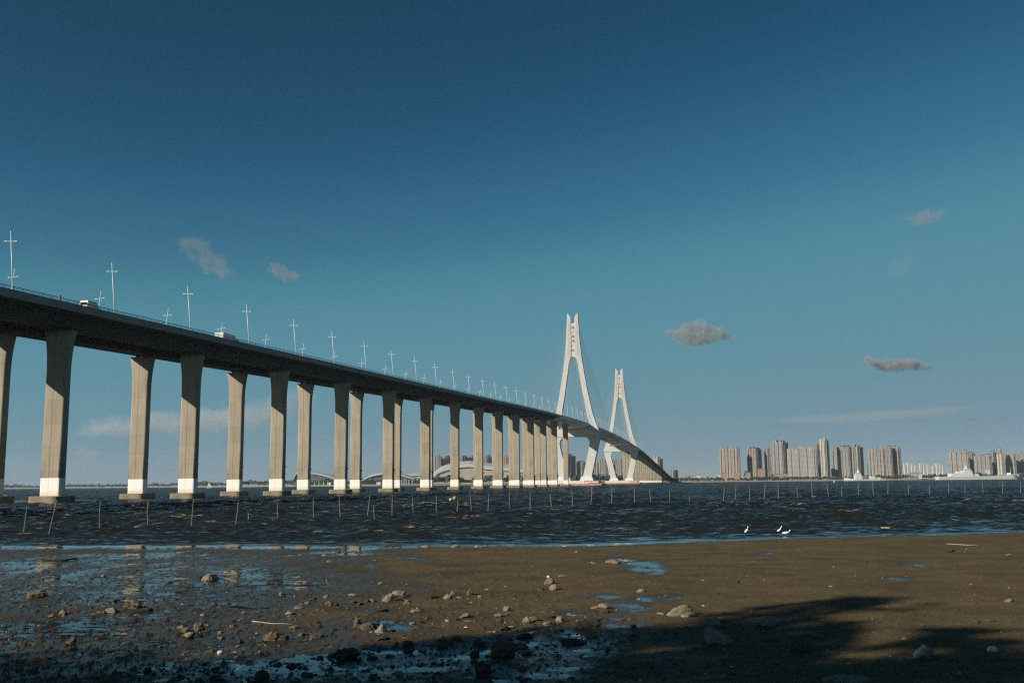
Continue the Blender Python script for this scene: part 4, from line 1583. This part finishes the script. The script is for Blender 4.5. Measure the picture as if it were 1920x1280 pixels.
L('lower tan tower right of the tallest tower', 1562, 1574, 1577, 842, 890, 'grey', 2560, 2)
L('striped grey tower, left one of the two behind the patrol ship', 1576, 1594, 1603, 836, 889, 'grey', 2500, 4)
L('striped grey tower, right one of the two behind the patrol ship', 1602, 1612, 1627, 836, 888, 'grey', 2480, 3)
L('short bluish glass block between the grey and tan towers', 1627, 1631, 1637, 868, 889, 'glass', 2700, 1, False)
L('broad tan tower at the left of the three joined tan towers', 1636, 1660, 1665, 840, 888, 'tan', 2460, 5)
L('middle one of the three joined tan towers', 1664, 1673, 1678, 837, 888, 'tan', 2440, 2)
L('right one of the three joined tan towers', 1678, 1688, 1693, 838, 888, 'tan', 2450, 2)
far_slim = [(1695, 1700, 868), (1701, 1707, 866.5), (1709, 1714, 869), (1714.5, 1719, 870), (1725, 1730, 868), (1731, 1736, 869), (1738, 1743, 870), (1748, 1753, 872), (1755, 1761, 868), (1761.5, 1766, 869), (1767, 1771, 872)]
for i, (a, b, yt) in enumerate(far_slim):
    block('small distant white tower, %s from the left in the gap of the right skyline' % ordinal(i), a, a + (b - a) * .6, b, yt, 885, 'white', 4200, 1, False, group='distant white towers', seed=i)
L('grey-tan slab with a window grid right of the gap, behind the naval ship', 1789, 1817, 1821, 845, 885, 'slab', 2600, 4)
L('dark stepped tower right behind the naval ship mast', 1821, 1826, 1837, 849, 885, 'grey', 2640, 2)
L('grey-tan apartment block right of the dark stepped tower', 1836, 1859, 1864, 853, 884, 'grey', 2560, 4)
L('tower with a dark right half left of the pagoda-topped tower', 1860, 1866, 1875, 846, 884, 'grey', 2600, 2)
L('grey-tan apartment block right of the pagoda-topped tower', 1885, 1905, 1908, 850, 884, 'grey', 2560, 4)
L('apartment block cut by the right edge of the photo', 1908, 1930, 1934, 850, 884, 'tan', 2580, 4)
# pagoda-topped tower
t = block('slender cream tower crowned by a red-banded pagoda top', 1874, 1882, 1885, 851, 884, 'pale', 2540, 2, False)
H = at(1880, 851, 2540)[2] - 2.5
for i in range(4):
    mb = MB()
    z = H * .98 + i * 4.4
    s_ = 12 - 2.0 * i
    mb.loft([[(x * a, y * a, zz) for x, y in ((-.5, -.5), (.5, -.5), (.5, .5), (-.5, .5))] for zz, a in ((z, s_ * .8), (z + 3.4, s_ * .8))])
    obj('pagoda_storey', mb, FAC['pale'], t, local=True)
    mb = MB()
    mb.loft([[(x * a, y * a, zz) for x, y in ((-.5, -.5), (.5, -.5), (.5, .5), (-.5, .5))] for zz, a in ((z + 3.42, s_ * 1.15), (z + 4.38, s_ * .7))])
    obj('pagoda_roof', mb, plain('dull_red_roof', (0.27, 0.13, 0.10), 0.8), t, local=True)

# towers seen under and through the bridge
U = block
U('grey tower pair left part, seen between the piers above the stadium edge', 813.5, 824, 828, 854, 890, 'grey', 2700, 3)
U('dark-sided grey tower, behind the left rim of the stadium roof', 828, 835, 846, 855, 890, 'grey', 2720, 2)
U('dark grey tower above the highest part of the stadium roof', 862, 868, 876, 855, 890, 'grey', 2700, 2)
U('grey tower right of the dark one above the stadium roof', 876, 883, 888, 856, 890, 'grey', 2720, 2)
U('reddish tower with pale stripe seen between piers right of the stadium crest', 906, 913, 922, 855, 892, 'tan', 2700, 2)
U('pink tower peeping between piers right of the stadium', 943, 950, 954, 856, 892, 'pink', 2720, 2)
U('tall bluish glass tower just right of the last near pier', 1063, 1067, 1081, 853, 902, 'glass', 2700, 2)
U('pink-tan tower between the glass tower and the near tower leg', 1082, 1093, 1099, 865, 902, 'tan', 2720, 3)
U('tan towers with rounded bays right of the near tower leg', 1112, 1122, 1126, 866, 902, 'tan', 2720, 3)
U('broad tan tower left of the far tower leg', 1125, 1136, 1140, 862, 902, 'tan', 2700, 3)
U('tan tower seen through the legs of the far tower', 1148, 1154, 1158, 862, 902, 'tan', 2720, 2)
U('tan tower with a dark centre strip through the far tower legs', 1156, 1166, 1170, 861, 902, 'tan', 2700, 3)
U('pale tower rising behind the far bridge ramp', 1223, 1235, 1246, 858, 898, 'pale', 2900, 3)
U('small dark tower right of the far bridge ramp', 1257, 1264, 1273, 880, 896, 'grey', 3000, 2, False)


def house(label, x0, x1, yt, d, key, name='house'):
    k = d / F
    xm = (x0 + x1) / 2
    p = at(xm, yt, d)
    w_, h_ = (x1 - x0) * k, p[2] - 2.5
    t = thing(name, label, 'building', (p[0], p[1], 2.5), R(-12))
    mb = MB()
    mb.box((0, 0, h_ * .46), (w_, 12, h_ * .92))
    obj('wall', mb, FAC[key], t, local=True)
    mb = MB()
    mb.loft([[(x * a, y * b, z) for x, y in ((-.5, -.5), (.5, -.5), (.5, .5), (-.5, .5))] for z, a, b in ((h_ * .925, w_ * 1.04, 12.8), (h_, w_ * .96, 9.0))])
    obj('roof', mb, M_roof, t, local=True)


house('pink block with small windows in front of the second tan tower', 1421, 1434, 878, 2430, 'pink')
house('low pink house at the left foot of the lone tan tower', 1355.5, 1363, 886, 2440, 'pink')
house('low pink house at the right foot of the lone tan tower', 1376, 1386, 884.5, 2440, 'pink')
house('small pink house left of the second tan tower', 1398, 1407, 885, 2440, 'pink')
house('long low pink hall below the tall grey striped tower', 1447, 1478, 888, 2440, 'pink')
house('pale low shed near the left end of the right shore', 1344, 1350, 888, 2480, 'white')
house('low white house near the end of the bridge ramp', 1306, 1313, 890, 2480, 'white')
house('low pink-white hall where the bridge ramp lands', 1284, 1299, 891, 2500, 'pink')
house('white low building behind the naval ship stern mast', 1847, 1855, 878, 2480, 'white')
house('tiny white house on the far left shore', 186, 193, 910, 4260, 'white')
house('smallest white house on the far left shore, right of the other', 205.5, 209.5, 910.5, 4260, 'white')
house('small white pavilion below the left curved hall', 617, 623, 903.5, 1870, 'white')
house('white kiosk under the arched hall roof', 708, 716, 903, 1830, 'white')

# columned pavilion
d = 2340
k = d / F
p = at(1715.5, 893, d)
t = thing('pavilion', 'cream columned pavilion on the shore between the two white ships', 'pavilion', (p[0], p[1], 2.0))
W_ = 23 * k
hz = at(1715.5, 884.5, d)[2] - 2.0
for i in range(6):
    mb = MB()
    mb.box((-W_ / 2 + .9 + i * (W_ * .62) / 5, -5, hz * .4), (1.3, 1.3, hz * .8))
    obj('column', mb, FAC['pale'], t, local=True)
mb = MB()
mb.box((W_ * .36, 0, hz * .4), (W_ * .26, 11, hz * .8))
obj('wall', mb, M_white, t, local=True)
mb = MB()
mb.box((0, 0, hz * .9), (W_ + 1.5, 13, hz * .18))
obj('roof', mb, FAC['pale'], t, local=True)


# sports halls ----------------------------------------------------------------------------
def profile_hall(name, label, pts, yb, d, depth, roofmat, wallmat, thickpx=2.2, cat='sports hall'):
    """roof follows pts (px), wall below it; set in front of nothing, real depth"""
    k = d / F
    c = at(pts[0][0], yb, d)
    t = thing(name, label, cat, (c[0], c[1], 2.0))
    P = [at(x, y, d) for x, y in pts]
    P = [(q[0] - c[0], q[2] - 2.0) for q in P]
    th = thickpx * k
    n = len(P)
    rf = MB()
    rings = []
    for j, (yy, sc, dz) in enumerate(((-3, 1, 0), (depth * .5, 1, depth * .06), (depth, 1, 0))):
        rings.append([(x, yy, z + dz) for x, z in P] + [(x, yy, z + dz - th) for x, z in reversed(P)])
    rf.loft(rings)
    obj('roof', rf, roofmat, t, local=True, smooth=False)
    wl = MB()
    poly = [(P[0][0] + 1, 0)] + [(x, z - th - .02) for x, z in P] + [(P[-1][0] - 1, 0)]
    wl.prism(poly, 0, depth - 3, lambda a, b, y: (a, y, b))
    obj('wall', wl, wallmat, t, local=True)
    return t


M_hall = plain('hall_roof', (0.43, 0.425, 0.40), 0.6, 0.08, 0.05)
M_beige = facade_mat('beige_cladding', (0.38, 0.32, 0.24), 0.12, 6, 9, (0.25, 0.21, 0.16))
profile_hall('swimming_hall', 'curved white-roofed hall with a raised wedge end, left behind the piers', [(549, 900), (552, 893), (556, 886), (561, 884.5), (575, 884), (590, 886.5), (605, 889), (620, 893), (630, 896.5)], 902, 2080, 60, M_hall, FAC['glass'], 2.5)
profile_hall('arena', 'low hall under a thin white arched roof in the middle of the waterfront', [(678, 900), (690, 894), (702, 890), (715, 888), (728, 887.5), (742, 888.5), (756, 891), (770, 895), (786, 900)], 902, 1880, 60, M_hall, FAC['glass'], 1.8)
profile_hall('annex_hall', 'white flat-roofed annex right behind the arched hall', [(755, 891), (770, 889.5), (792, 888.5), (814, 889)], 901, 2150, 50, M_hall, M_hall, 2.0)
profile_hall('stadium', 'largest white-roofed stadium with beige walls behind the middle piers', [(806, 893), (814, 888), (822, 881), (832, 877), (846, 873.5), (862, 870.5), (878, 869), (892, 870), (908, 873), (925, 874.5), (945, 876), (968, 878), (990, 881), (1010, 886)], 901, 1960, 120, M_hall, M_beige, 6.0, 'stadium')
profile_hall('grandstand_roof_hall', 'white flat roof rising behind the right end of the stadium', [(935, 874), (950, 871.5), (968, 871.5), (985, 874)], 900, 2150, 40, M_hall, M_steel, 3.0)


# ships ------------------------------------------------------------------------------------
def hull_mesh(prof, L, beam, draft=2.0):
    """prof(u)->(deck height, half beam factor, stem rake); u 0 stern .. 1 bow"""
    mb = MB()
    rings = []
    for i in range(15):
        u = i / 14
        z, bf, rk = prof(u)
        x = u * L
        rings.append([(x, -beam / 2 * bf * .82, -draft), (x + rk, -beam / 2 * bf, z), (x + rk, beam / 2 * bf, z), (x, beam / 2 * bf * .82, -draft)])
    mb.loft(rings)
    return mb


def ship(name, label, x0, x1, ywl, d, kind):
    k = d / F
    p0, p1 = at(x0, ywl, d), at(x1, ywl, d)
    t = thing(name, label, 'ship', (p0[0], d, 0), 0)
    Ls = p1[0] - p0[0]

    def bx(nm, xa, xb, za, zb, dy=10, tap=0.0, mat=M_white):
        mb = MB()
        w2 = (xb - xa) / 2
        cx = (xa + xb) / 2
        mb.loft([[(cx + x * w2 * (1 - q * tap), y * dy / 2 * (1 - q * tap * .6), z) for x, y in ((-1, -1), (1, -1), (1, 1), (-1, 1))] for z, q in ((za, 0), (zb, 1))])
        return obj(nm, mb, mat, t, local=True)

    def pole(nm, x, za, zb, r0=.35, r1=.12, mat=M_white):
        mb = MB()
        mb.tube([(x, 0, za), (x, 0, zb)], [r0, r1], 6)
        return obj(nm, mb, mat, t, local=True)
    m = k
    if kind == 'navy':
        obj('hull', hull_mesh(lambda u: ((6.8 + 1.0 * u + 4.6 * max(0, u - .72) / .28) * 1.0, min(1, .9 + .3 * u, (1.001 - u) / .1 + .05), 7 * max(0, u - .8) / .2), Ls * .965, 24), M_white, t, local=True)
        deck = 7.0
        bx('helicopter_hangar', 23 * m, 50 * m, deck - .2, 13.5, 20, .08)
        s = bx('superstructure', 46 * m, 64 * m, 7.2, 19.0, 20, .16)
        bx('bridge_house', 53 * m, 62 * m, 18.9, 22.3, 15, .15)
        for x in (56.2, 58.8):
            pass
        obj('window_band', (lambda mb: (mb.box((57.6 * m, 0, 20.8), (8.9 * m, 15.1, 1.0)), mb)[1])(MB()), M_glass, t, local=True)
        bx('mast', 52.5 * m, 57 * m, 22.2, 29.5, 7, .65)
        mb = MB()
        mb.ball((52.0 * m, 0, 20.9), 1.9)
        obj('radar_dome', mb, M_white, t, local=True, smooth=True)
        pole('antenna', 54.7 * m, 29, 33.5)
        bx('stern_house', 36 * m, 46 * m, 13.3, 17.0, 14, .2)
        bx('gun_mount', 131 * m, 137 * m, 9.3, 13.5, 7, .35, M_steel)
        pole('fore_mast', 137.5 * m, 9, 25.5, .5, .15)
        bx('deckhouse', 66 * m, 76 * m, 7.3, 11.5, 14, .1)
        bx('hull_number', 140.5 * m, 142 * m, 4.2, 8.2, 25.2, 0, M_rail)
        mb = MB()
        mb.tube([(112 * m, 0, 9.0), (121 * m, 0, 13.0)], .5, 6)
        obj('crane_boom', mb, M_white, t, local=True)
    else:
        obj('hull', hull_mesh(lambda u: (4.6 - 1.4 * math.sin(min(1, u / .8) * math.pi) + .8 * max(0, .25 - u) / .25 * 3, min(1, .35 + 2.8 * u, .55 + (1 - u) * 3), 0), Ls, 12), M_white, t, local=True)
        bx('superstructure', 19 * m, 33 * m, 3.4, 10.5, 10, .12)
        bx('upper_deckhouse', 20.5 * m, 31 * m, 10.4, 13.1, 9, .12)
        bx('bridge_house', 21 * m, 31 * m, 12.8, 16.5, 8, .15)
        obj('window_band', (lambda mb: (mb.box((26 * m, 0, 15.0), (10.0 * m, 8.0, 0.9)), mb)[1])(MB()), M_glass, t, local=True)
        bx('mast', 24.5 * m, 28.5 * m, 16.3, 23, 4, .7, M_steel)
        pole('antenna', 26.5 * m, 22.5, 28)
        mb = MB()
        mb.ball((38 * m, -2, 7.0), (5.5, 2.2, 2.0))
        obj('lifeboat', mb, M_orange, t, local=True, smooth=True)
        bx('funnel_house', 47 * m, 57 * m, 3.3, 9.5, 9, .12)
        pole('aft_mast', 54 * m, 10, 19)
        bx('aft_deckhouse', 58 * m, 68 * m, 3.3, 6.5, 8, .2)
    return t


ship('naval_ship', 'long white naval ship with a stepped superstructure and pyramid mast at right', 1757, 1922, 897.6, 2150, 'navy')
ship('patrol_ship', 'shorter white patrol ship with orange lifeboat left of the naval ship', 1583, 1660, 900.2, 2100, 'patrol')

# sailing boat, far left
d = 1500
p = at(392, 913, d)
t = thing('sailing_boat', 'tiny white sailing boat far off behind the third near pier', 'boat', (p[0], d, 0))
mb = MB()
mb.loft([[(x, -.0 + s_ * w2, z) for s_ in (-1, 1) for w2 in (w_,)] + [(x, w_ * .5, -.4), (x, -w_ * .5, -.4)] for x, w_, z in ((-5, .8, 1.4), (0, 1.5, 1.1), (4, 1.1, 1.3), (6.5, .1, 1.8))])
obj('hull', mb, M_white, t, local=True)
mb = MB()
mb.tube([(0, 0, 1), (0, 0, 13)], .12, 6)
obj('boat_mast', mb, M_lamp, t, local=True)
mb = MB()
mb.prism([(-4.2, 2.2), (-.2, 2.2), (-.2, 12.5)], -.05, .05, lambda a, b, y: (a, y - .25 * (b - 2) * .1, b))
mb.prism([(.3, 2.0), (5.2, 2.0), (.3, 10.5)], -.05, .05, lambda a, b, y: (a, y, b))
obj('sail', mb, M_white, t, local=True)

t.scale = (.7, .7, .78)
# waterfront balustrade posts and light poles on the far promenade
rnd = random.Random(4)
for i, px in enumerate((591, 599, 607, 615, 622, 753, 757, 761, 766, 772)):
    dd = sdist(px) + 30
    x, y, _ = shore_pt(px, dd, 0)
    mb = MB()
    hh = rnd.uniform(6, 9)
    mb.tube([(0, 0, 0), (0, 0, hh)], .45, 6)
    mb.box((0, 0, hh), (1.6, .8, .5))
    tag(obj('promenade_post', mb, M_steel, loc=(x, y, 2.0)), 'pale post on the far waterfront, %s from the left in front of the halls' % ordinal(i), 'post', 'posts on the far promenade')


# ------------------------------------------------------------------ trees on the bank (behind and left of the viewer), whose shade falls on the mud
def bank_tree(crowns, label, seed):
    """crowns: shadow targets (ground point, height, radius) - the crown hangs up-sun of the point"""
    rnd = random.Random(seed)
    C = []
    for (px, py), h_, r_ in crowns:
        g = ground(px, py)
        q = h_ / math.tan(SUN_EL)
        C.append((np.array([g[0] + math.sin(SUN_AZ) * q, g[1] + math.cos(SUN_AZ) * q, h_]), r_))
    base = np.mean([c for c, r_ in C], axis=0)
    base[2] = 0.9
    t = thing('bank_tree', label, 'tree', base, 0, 'trees on the bank behind the viewer')
    tr = MB()
    hm = max(c[2] for c, r_ in C)
    tr.tube([(0, 0, -.6), (0.1, 0, hm * .3), (0, .2, hm * .62)], [.34, .25, .14], 9)
    for c, r_ in C:
        e = c - base
        tr.tube([(0.03, .05, hm * .4), e * .5 + np.array([0, 0, hm * .22]), e], [.16, .1, .04], 6)
    obj('trunk', tr, M_bark, t, local=True)
    lf = MB()
    for c, r_ in C:
        e = c - base
        for q_ in range(int(9 + 9 * r_)):
            u_ = np.array([rnd.gauss(0, 1), rnd.gauss(0, 1), rnd.gauss(0, .6)])
            u_ *= r_ * rnd.random() ** .45 * 1.15 / (np.linalg.norm(u_) + 1e-9)
            ax_ = np.array([rnd.gauss(0, 1), rnd.gauss(0, 1), rnd.gauss(-.2, .3)])
            ax_ /= np.linalg.norm(ax_)
            ln_ = rnd.uniform(.5, 1.0) * (0.55 + .35 * r_)
            for _ in range(26):
                p_ = e + u_ + ax_ * ln_ * rnd.uniform(-.7, .7) + np.array([rnd.gauss(0, .13), rnd.gauss(0, .13), rnd.gauss(0, .1)]) * (0.6 + .4 * r_)
                s_ = rnd.uniform(.07, .15)
                a = ax_ + np.array([rnd.gauss(0, .6), rnd.gauss(0, .6), rnd.gauss(0, .5)])
                a /= np.linalg.norm(a)
                b_ = np.cross(a, np.array([rnd.gauss(0, 1), rnd.gauss(0, 1), rnd.gauss(0, 1)]))
                b_ /= np.linalg.norm(b_) + 1e-9
                lf.add([p_ - a * s_ * 1.8, p_ + b_ * s_ * .55, p_ + a * s_ * 1.8, p_ - b_ * s_ * .55], [(0, 1, 2, 3)])
    obj('crown', lf, M_leaf2, t, local=True)


bank_tree([((1340, 1192), 15.5, 1.35), ((1430, 1172), 16.5, 1.3), ((1530, 1150), 17.0, 1.25), ((1600, 1132), 17.5, 0.75), ((1480, 1180), 15, 0.8), ((1250, 1192), 15, 1.0), ((1465, 1212), 14.5, 0.85), ((1550, 1194), 15.5, 0.55), ((1490, 1238), 14, 0.8), ((1400, 1225), 14, 0.7)], 'leafy tree on the bank, its spreading crown shading the mud at lower right', 1)
bank_tree([((1775, 1252), 16, 1.0), ((1740, 1275), 14.5, 1.2), ((1800, 1212), 17, 0.7), ((1790, 1185), 17.5, 0.4), ((1880, 1275), 14, 1.2), ((1930, 1236), 16.5, 0.8), ((1650, 1290), 13.5, 1.0)], 'leafy tree on the bank, shading the lower right corner', 2)
bank_tree([((1150, 1222), 13.5, 1.5), ((1060, 1210), 14, 1.3), ((1300, 1262), 12.5, 1.2), ((1200, 1270), 12, 1.7), ((1440, 1272), 12.5, 1.3), ((1560, 1285), 12.5, 1.0), ((1050, 1262), 12.0, 1.6)], 'leafy tree on the bank, shading the bottom of the photo right of centre', 3)
bank_tree([((945, 1208), 13.5, 1.0), ((850, 1225), 13, .9), ((760, 1222), 13.2, .8), ((700, 1250), 12, 1.3), ((900, 1265), 11.5, 1.7), ((620, 1262), 12, 1.3)], 'leafy tree on the bank, shading the bottom centre', 4)
bank_tree([((540, 1262), 12.5, .9), ((430, 1278), 12, 1.0), ((330, 1262), 12.5, .6), ((250, 1282), 12, 1.1), ((120, 1268), 12, 1.0), ((10, 1250), 12.5, 1.0), ((60, 1285), 12, 1.2), ((600, 1285), 11.5, 1.1)], 'leafy tree on the bank, shading the bottom left', 5)


# ------------------------------------------------------------------ clouds: real volumes of air far off
def cloud(label, blobs, d, dens, seed, nscale=1.9, flat=0.75, thr=0.55, colr=(0.8, 0.78, 0.76)):
    k = d / F
    B_ = []
    mids = [tuple((p_ + q_) / 2 for p_, q_ in zip(a, b)) for a, b in zip(blobs[:-1], blobs[1:])]
    for x, y, rx, ry in list(blobs) + mids:
        c = at(x, y, d)
        B_.append((c, rx * k * 1.25, rx * k * flat, ry * k * 1.35))
    cen = np.mean([b[0] for b in B_], axis=0)
    bm = bmesh.new()
    for c, a, b, cc in B_:
        for i in range(26):
            z = 1 - 2 * (i + .5) / 26
            th = 2.39996 * i
            q = math.sqrt(1 - z * z)
            bm.verts.new(((c[0] - cen[0]) + a * q * math.cos(th), (c[1] - cen[1]) + b * q * math.sin(th), (c[2] - cen[2]) + cc * z))
    res = bmesh.ops.convex_hull(bm, input=bm.verts)
    bmesh.ops.delete(bm, geom=[v for v in bm.verts if not v.link_faces], context='VERTS')
    me_ = bpy.data.meshes.new('cloud')
    bm.to_mesh(me_)
    bm.free()
    m, t, out = new_mat('cloud_vapour')
    tc = N(t, 'ShaderNodeTexCoord')
    o_ = tc.outputs['Object']
    acc = None
    sz = max(b[3] for b in B_)
    wn_ = N(t, 'ShaderNodeTexNoise')
    wn_.inputs['Scale'].default_value = 0.9 / sz
    wn_.inputs['Detail'].default_value = 4
    t.links.new(o_, wn_.inputs['Vector'])
    wd = N(t, 'ShaderNodeVectorMath', operation='SUBTRACT')
    t.links.new(wn_.outputs['Color'], wd.inputs[0])
    wd.inputs[1].default_value = (0.5, 0.5, 0.5)
    wa = N(t, 'ShaderNodeVectorMath', operation='ADD')
    t.links.new(o_, wa.inputs[0])
    t.links.new(scaled(t, wd.outputs[0], (2.2 * sz, 2.2 * sz, 1.5 * sz)), wa.inputs[1])
    ow = wa.outputs[0]
    for c, a, b, cc in B_:
        sb_ = N(t, 'ShaderNodeVectorMath', operation='SUBTRACT')
        t.links.new(ow, sb_.inputs[0])
        sb_.inputs[1].default_value = tuple(c - cen)
        mu = scaled(t, sb_.outputs[0], (1 / a, 1 / b, 1 / cc))
        ln = N(t, 'ShaderNodeVectorMath', operation='DOT_PRODUCT')
        t.links.new(mu, ln.inputs[0])
        t.links.new(mu, ln.inputs[1])
        v = math_(t, 'SUBTRACT', 1.0, ln.outputs['Value'])
        acc = v if acc is None else math_(t, 'SMOOTH_MAX', acc, v, 0.5)
    size = max(b[3] for b in B_)
    nz = noise(t, scaled(t, o_, (1 / size, 1 / size, 1 / size)), nscale, 5, 0.6)
    e = math_(t, 'SUBTRACT', acc, math_(t, 'MULTIPLY', math_(t, 'SUBTRACT', 1.0, nz), 2 * thr))
    e = math_(t, 'MULTIPLY', math_(t, 'MAXIMUM', e, 0.0), dens / size)
    v = N(t, 'ShaderNodeVolumePrincipled')
    v.inputs['Color'].default_value = (*colr, 1)
    v.inputs['Anisotropy'].default_value = 0.25
    t.links.new(e, v.inputs['Density'])
    t.links.new(v.outputs[0], out.inputs['Volume'])
    me_.materials.append(m)
    oo = bpy.data.objects.new('cloud', me_)
    oo.location = cen
    col.objects.link(oo)
    return tag(oo, label, 'cloud')


cloud('grey puffy cloud right of the far bridge tower', [(1272, 626, 26, 16), (1316, 616, 38, 19), (1354, 626, 24, 15), (1305, 636, 44, 9)], 5200, 5.0, 1)
cloud('flat grey cloud over the right skyline', [(1632, 678, 20, 11), (1668, 686, 34, 10), (1702, 680, 30, 14), (1732, 687, 20, 8)], 5600, 4.5, 2)
cloud('larger faint tan cloud wisp above the left part of the bridge', [(360, 456, 34, 22), (395, 486, 32, 22), (428, 512, 26, 18)], 5000, 1.25, 3, colr=(.72, .64, .57))
cloud('smaller faint tan cloud wisp above the bridge lamps', [(516, 502, 20, 14), (541, 515, 24, 13), (562, 521, 13, 7)], 5000, 1.3, 4, colr=(.72, .64, .57))
cloud('faint cloud wisp high at the right', [(1765, 396, 26, 16), (1725, 410, 42, 14)], 5000, 1.0, 5)
cloud('very faint cloud wisp below the high one at right', [(1706, 472, 20, 20), (1690, 502, 30, 24)], 5000, 0.65, 6)
cloud('long pale cloud bank low behind the left piers', [(185, 803, 50, 16), (260, 797, 80, 20), (360, 792, 90, 22), (450, 785, 80, 24), (520, 770, 60, 30), (560, 745, 45, 22)], 15000, 0.9, 7, 1.6, 0.75, 0.4, (1, .97, .94))
cloud('small pale cumulus low between the first left piers', [(150, 846, 20, 14), (170, 852, 28, 10)], 15000, 1.2, 8)
cloud('thin streak of pale cloud above the right skyline', [(1560, 786, 150, 7), (1700, 775, 130, 7), (1790, 765, 60, 5)], 15000, 0.13, 9, 1.2, 0.5, 0.4, (1, .98, .96))
cloud('tiny grey cloud just above the towers at right', [(1600, 812, 17, 5)], 9000, 0.9, 10)
cloud('tiny flat grey cloud near the right edge', [(1828, 785, 20, 4)], 9000, 0.9, 11)



# ------------------------------------------------------------------ the air over the bay
hz = MB()
hz.box((0, 3000, 90), (14000, 8200, 186))
hm, ht, hout = new_mat('sea_haze')
vp = N(ht, 'ShaderNodeVolumePrincipled')
vp.inputs['Color'].default_value = (0.78, 0.88, 1.0, 1)
vp.inputs['Density'].default_value = 5.0e-5
vp.inputs['Anisotropy'].default_value = 0.2
ht.links.new(vp.outputs[0], hout.inputs['Volume'])
ho = obj('haze', hz, hm)
struct(ho, 'stuff')
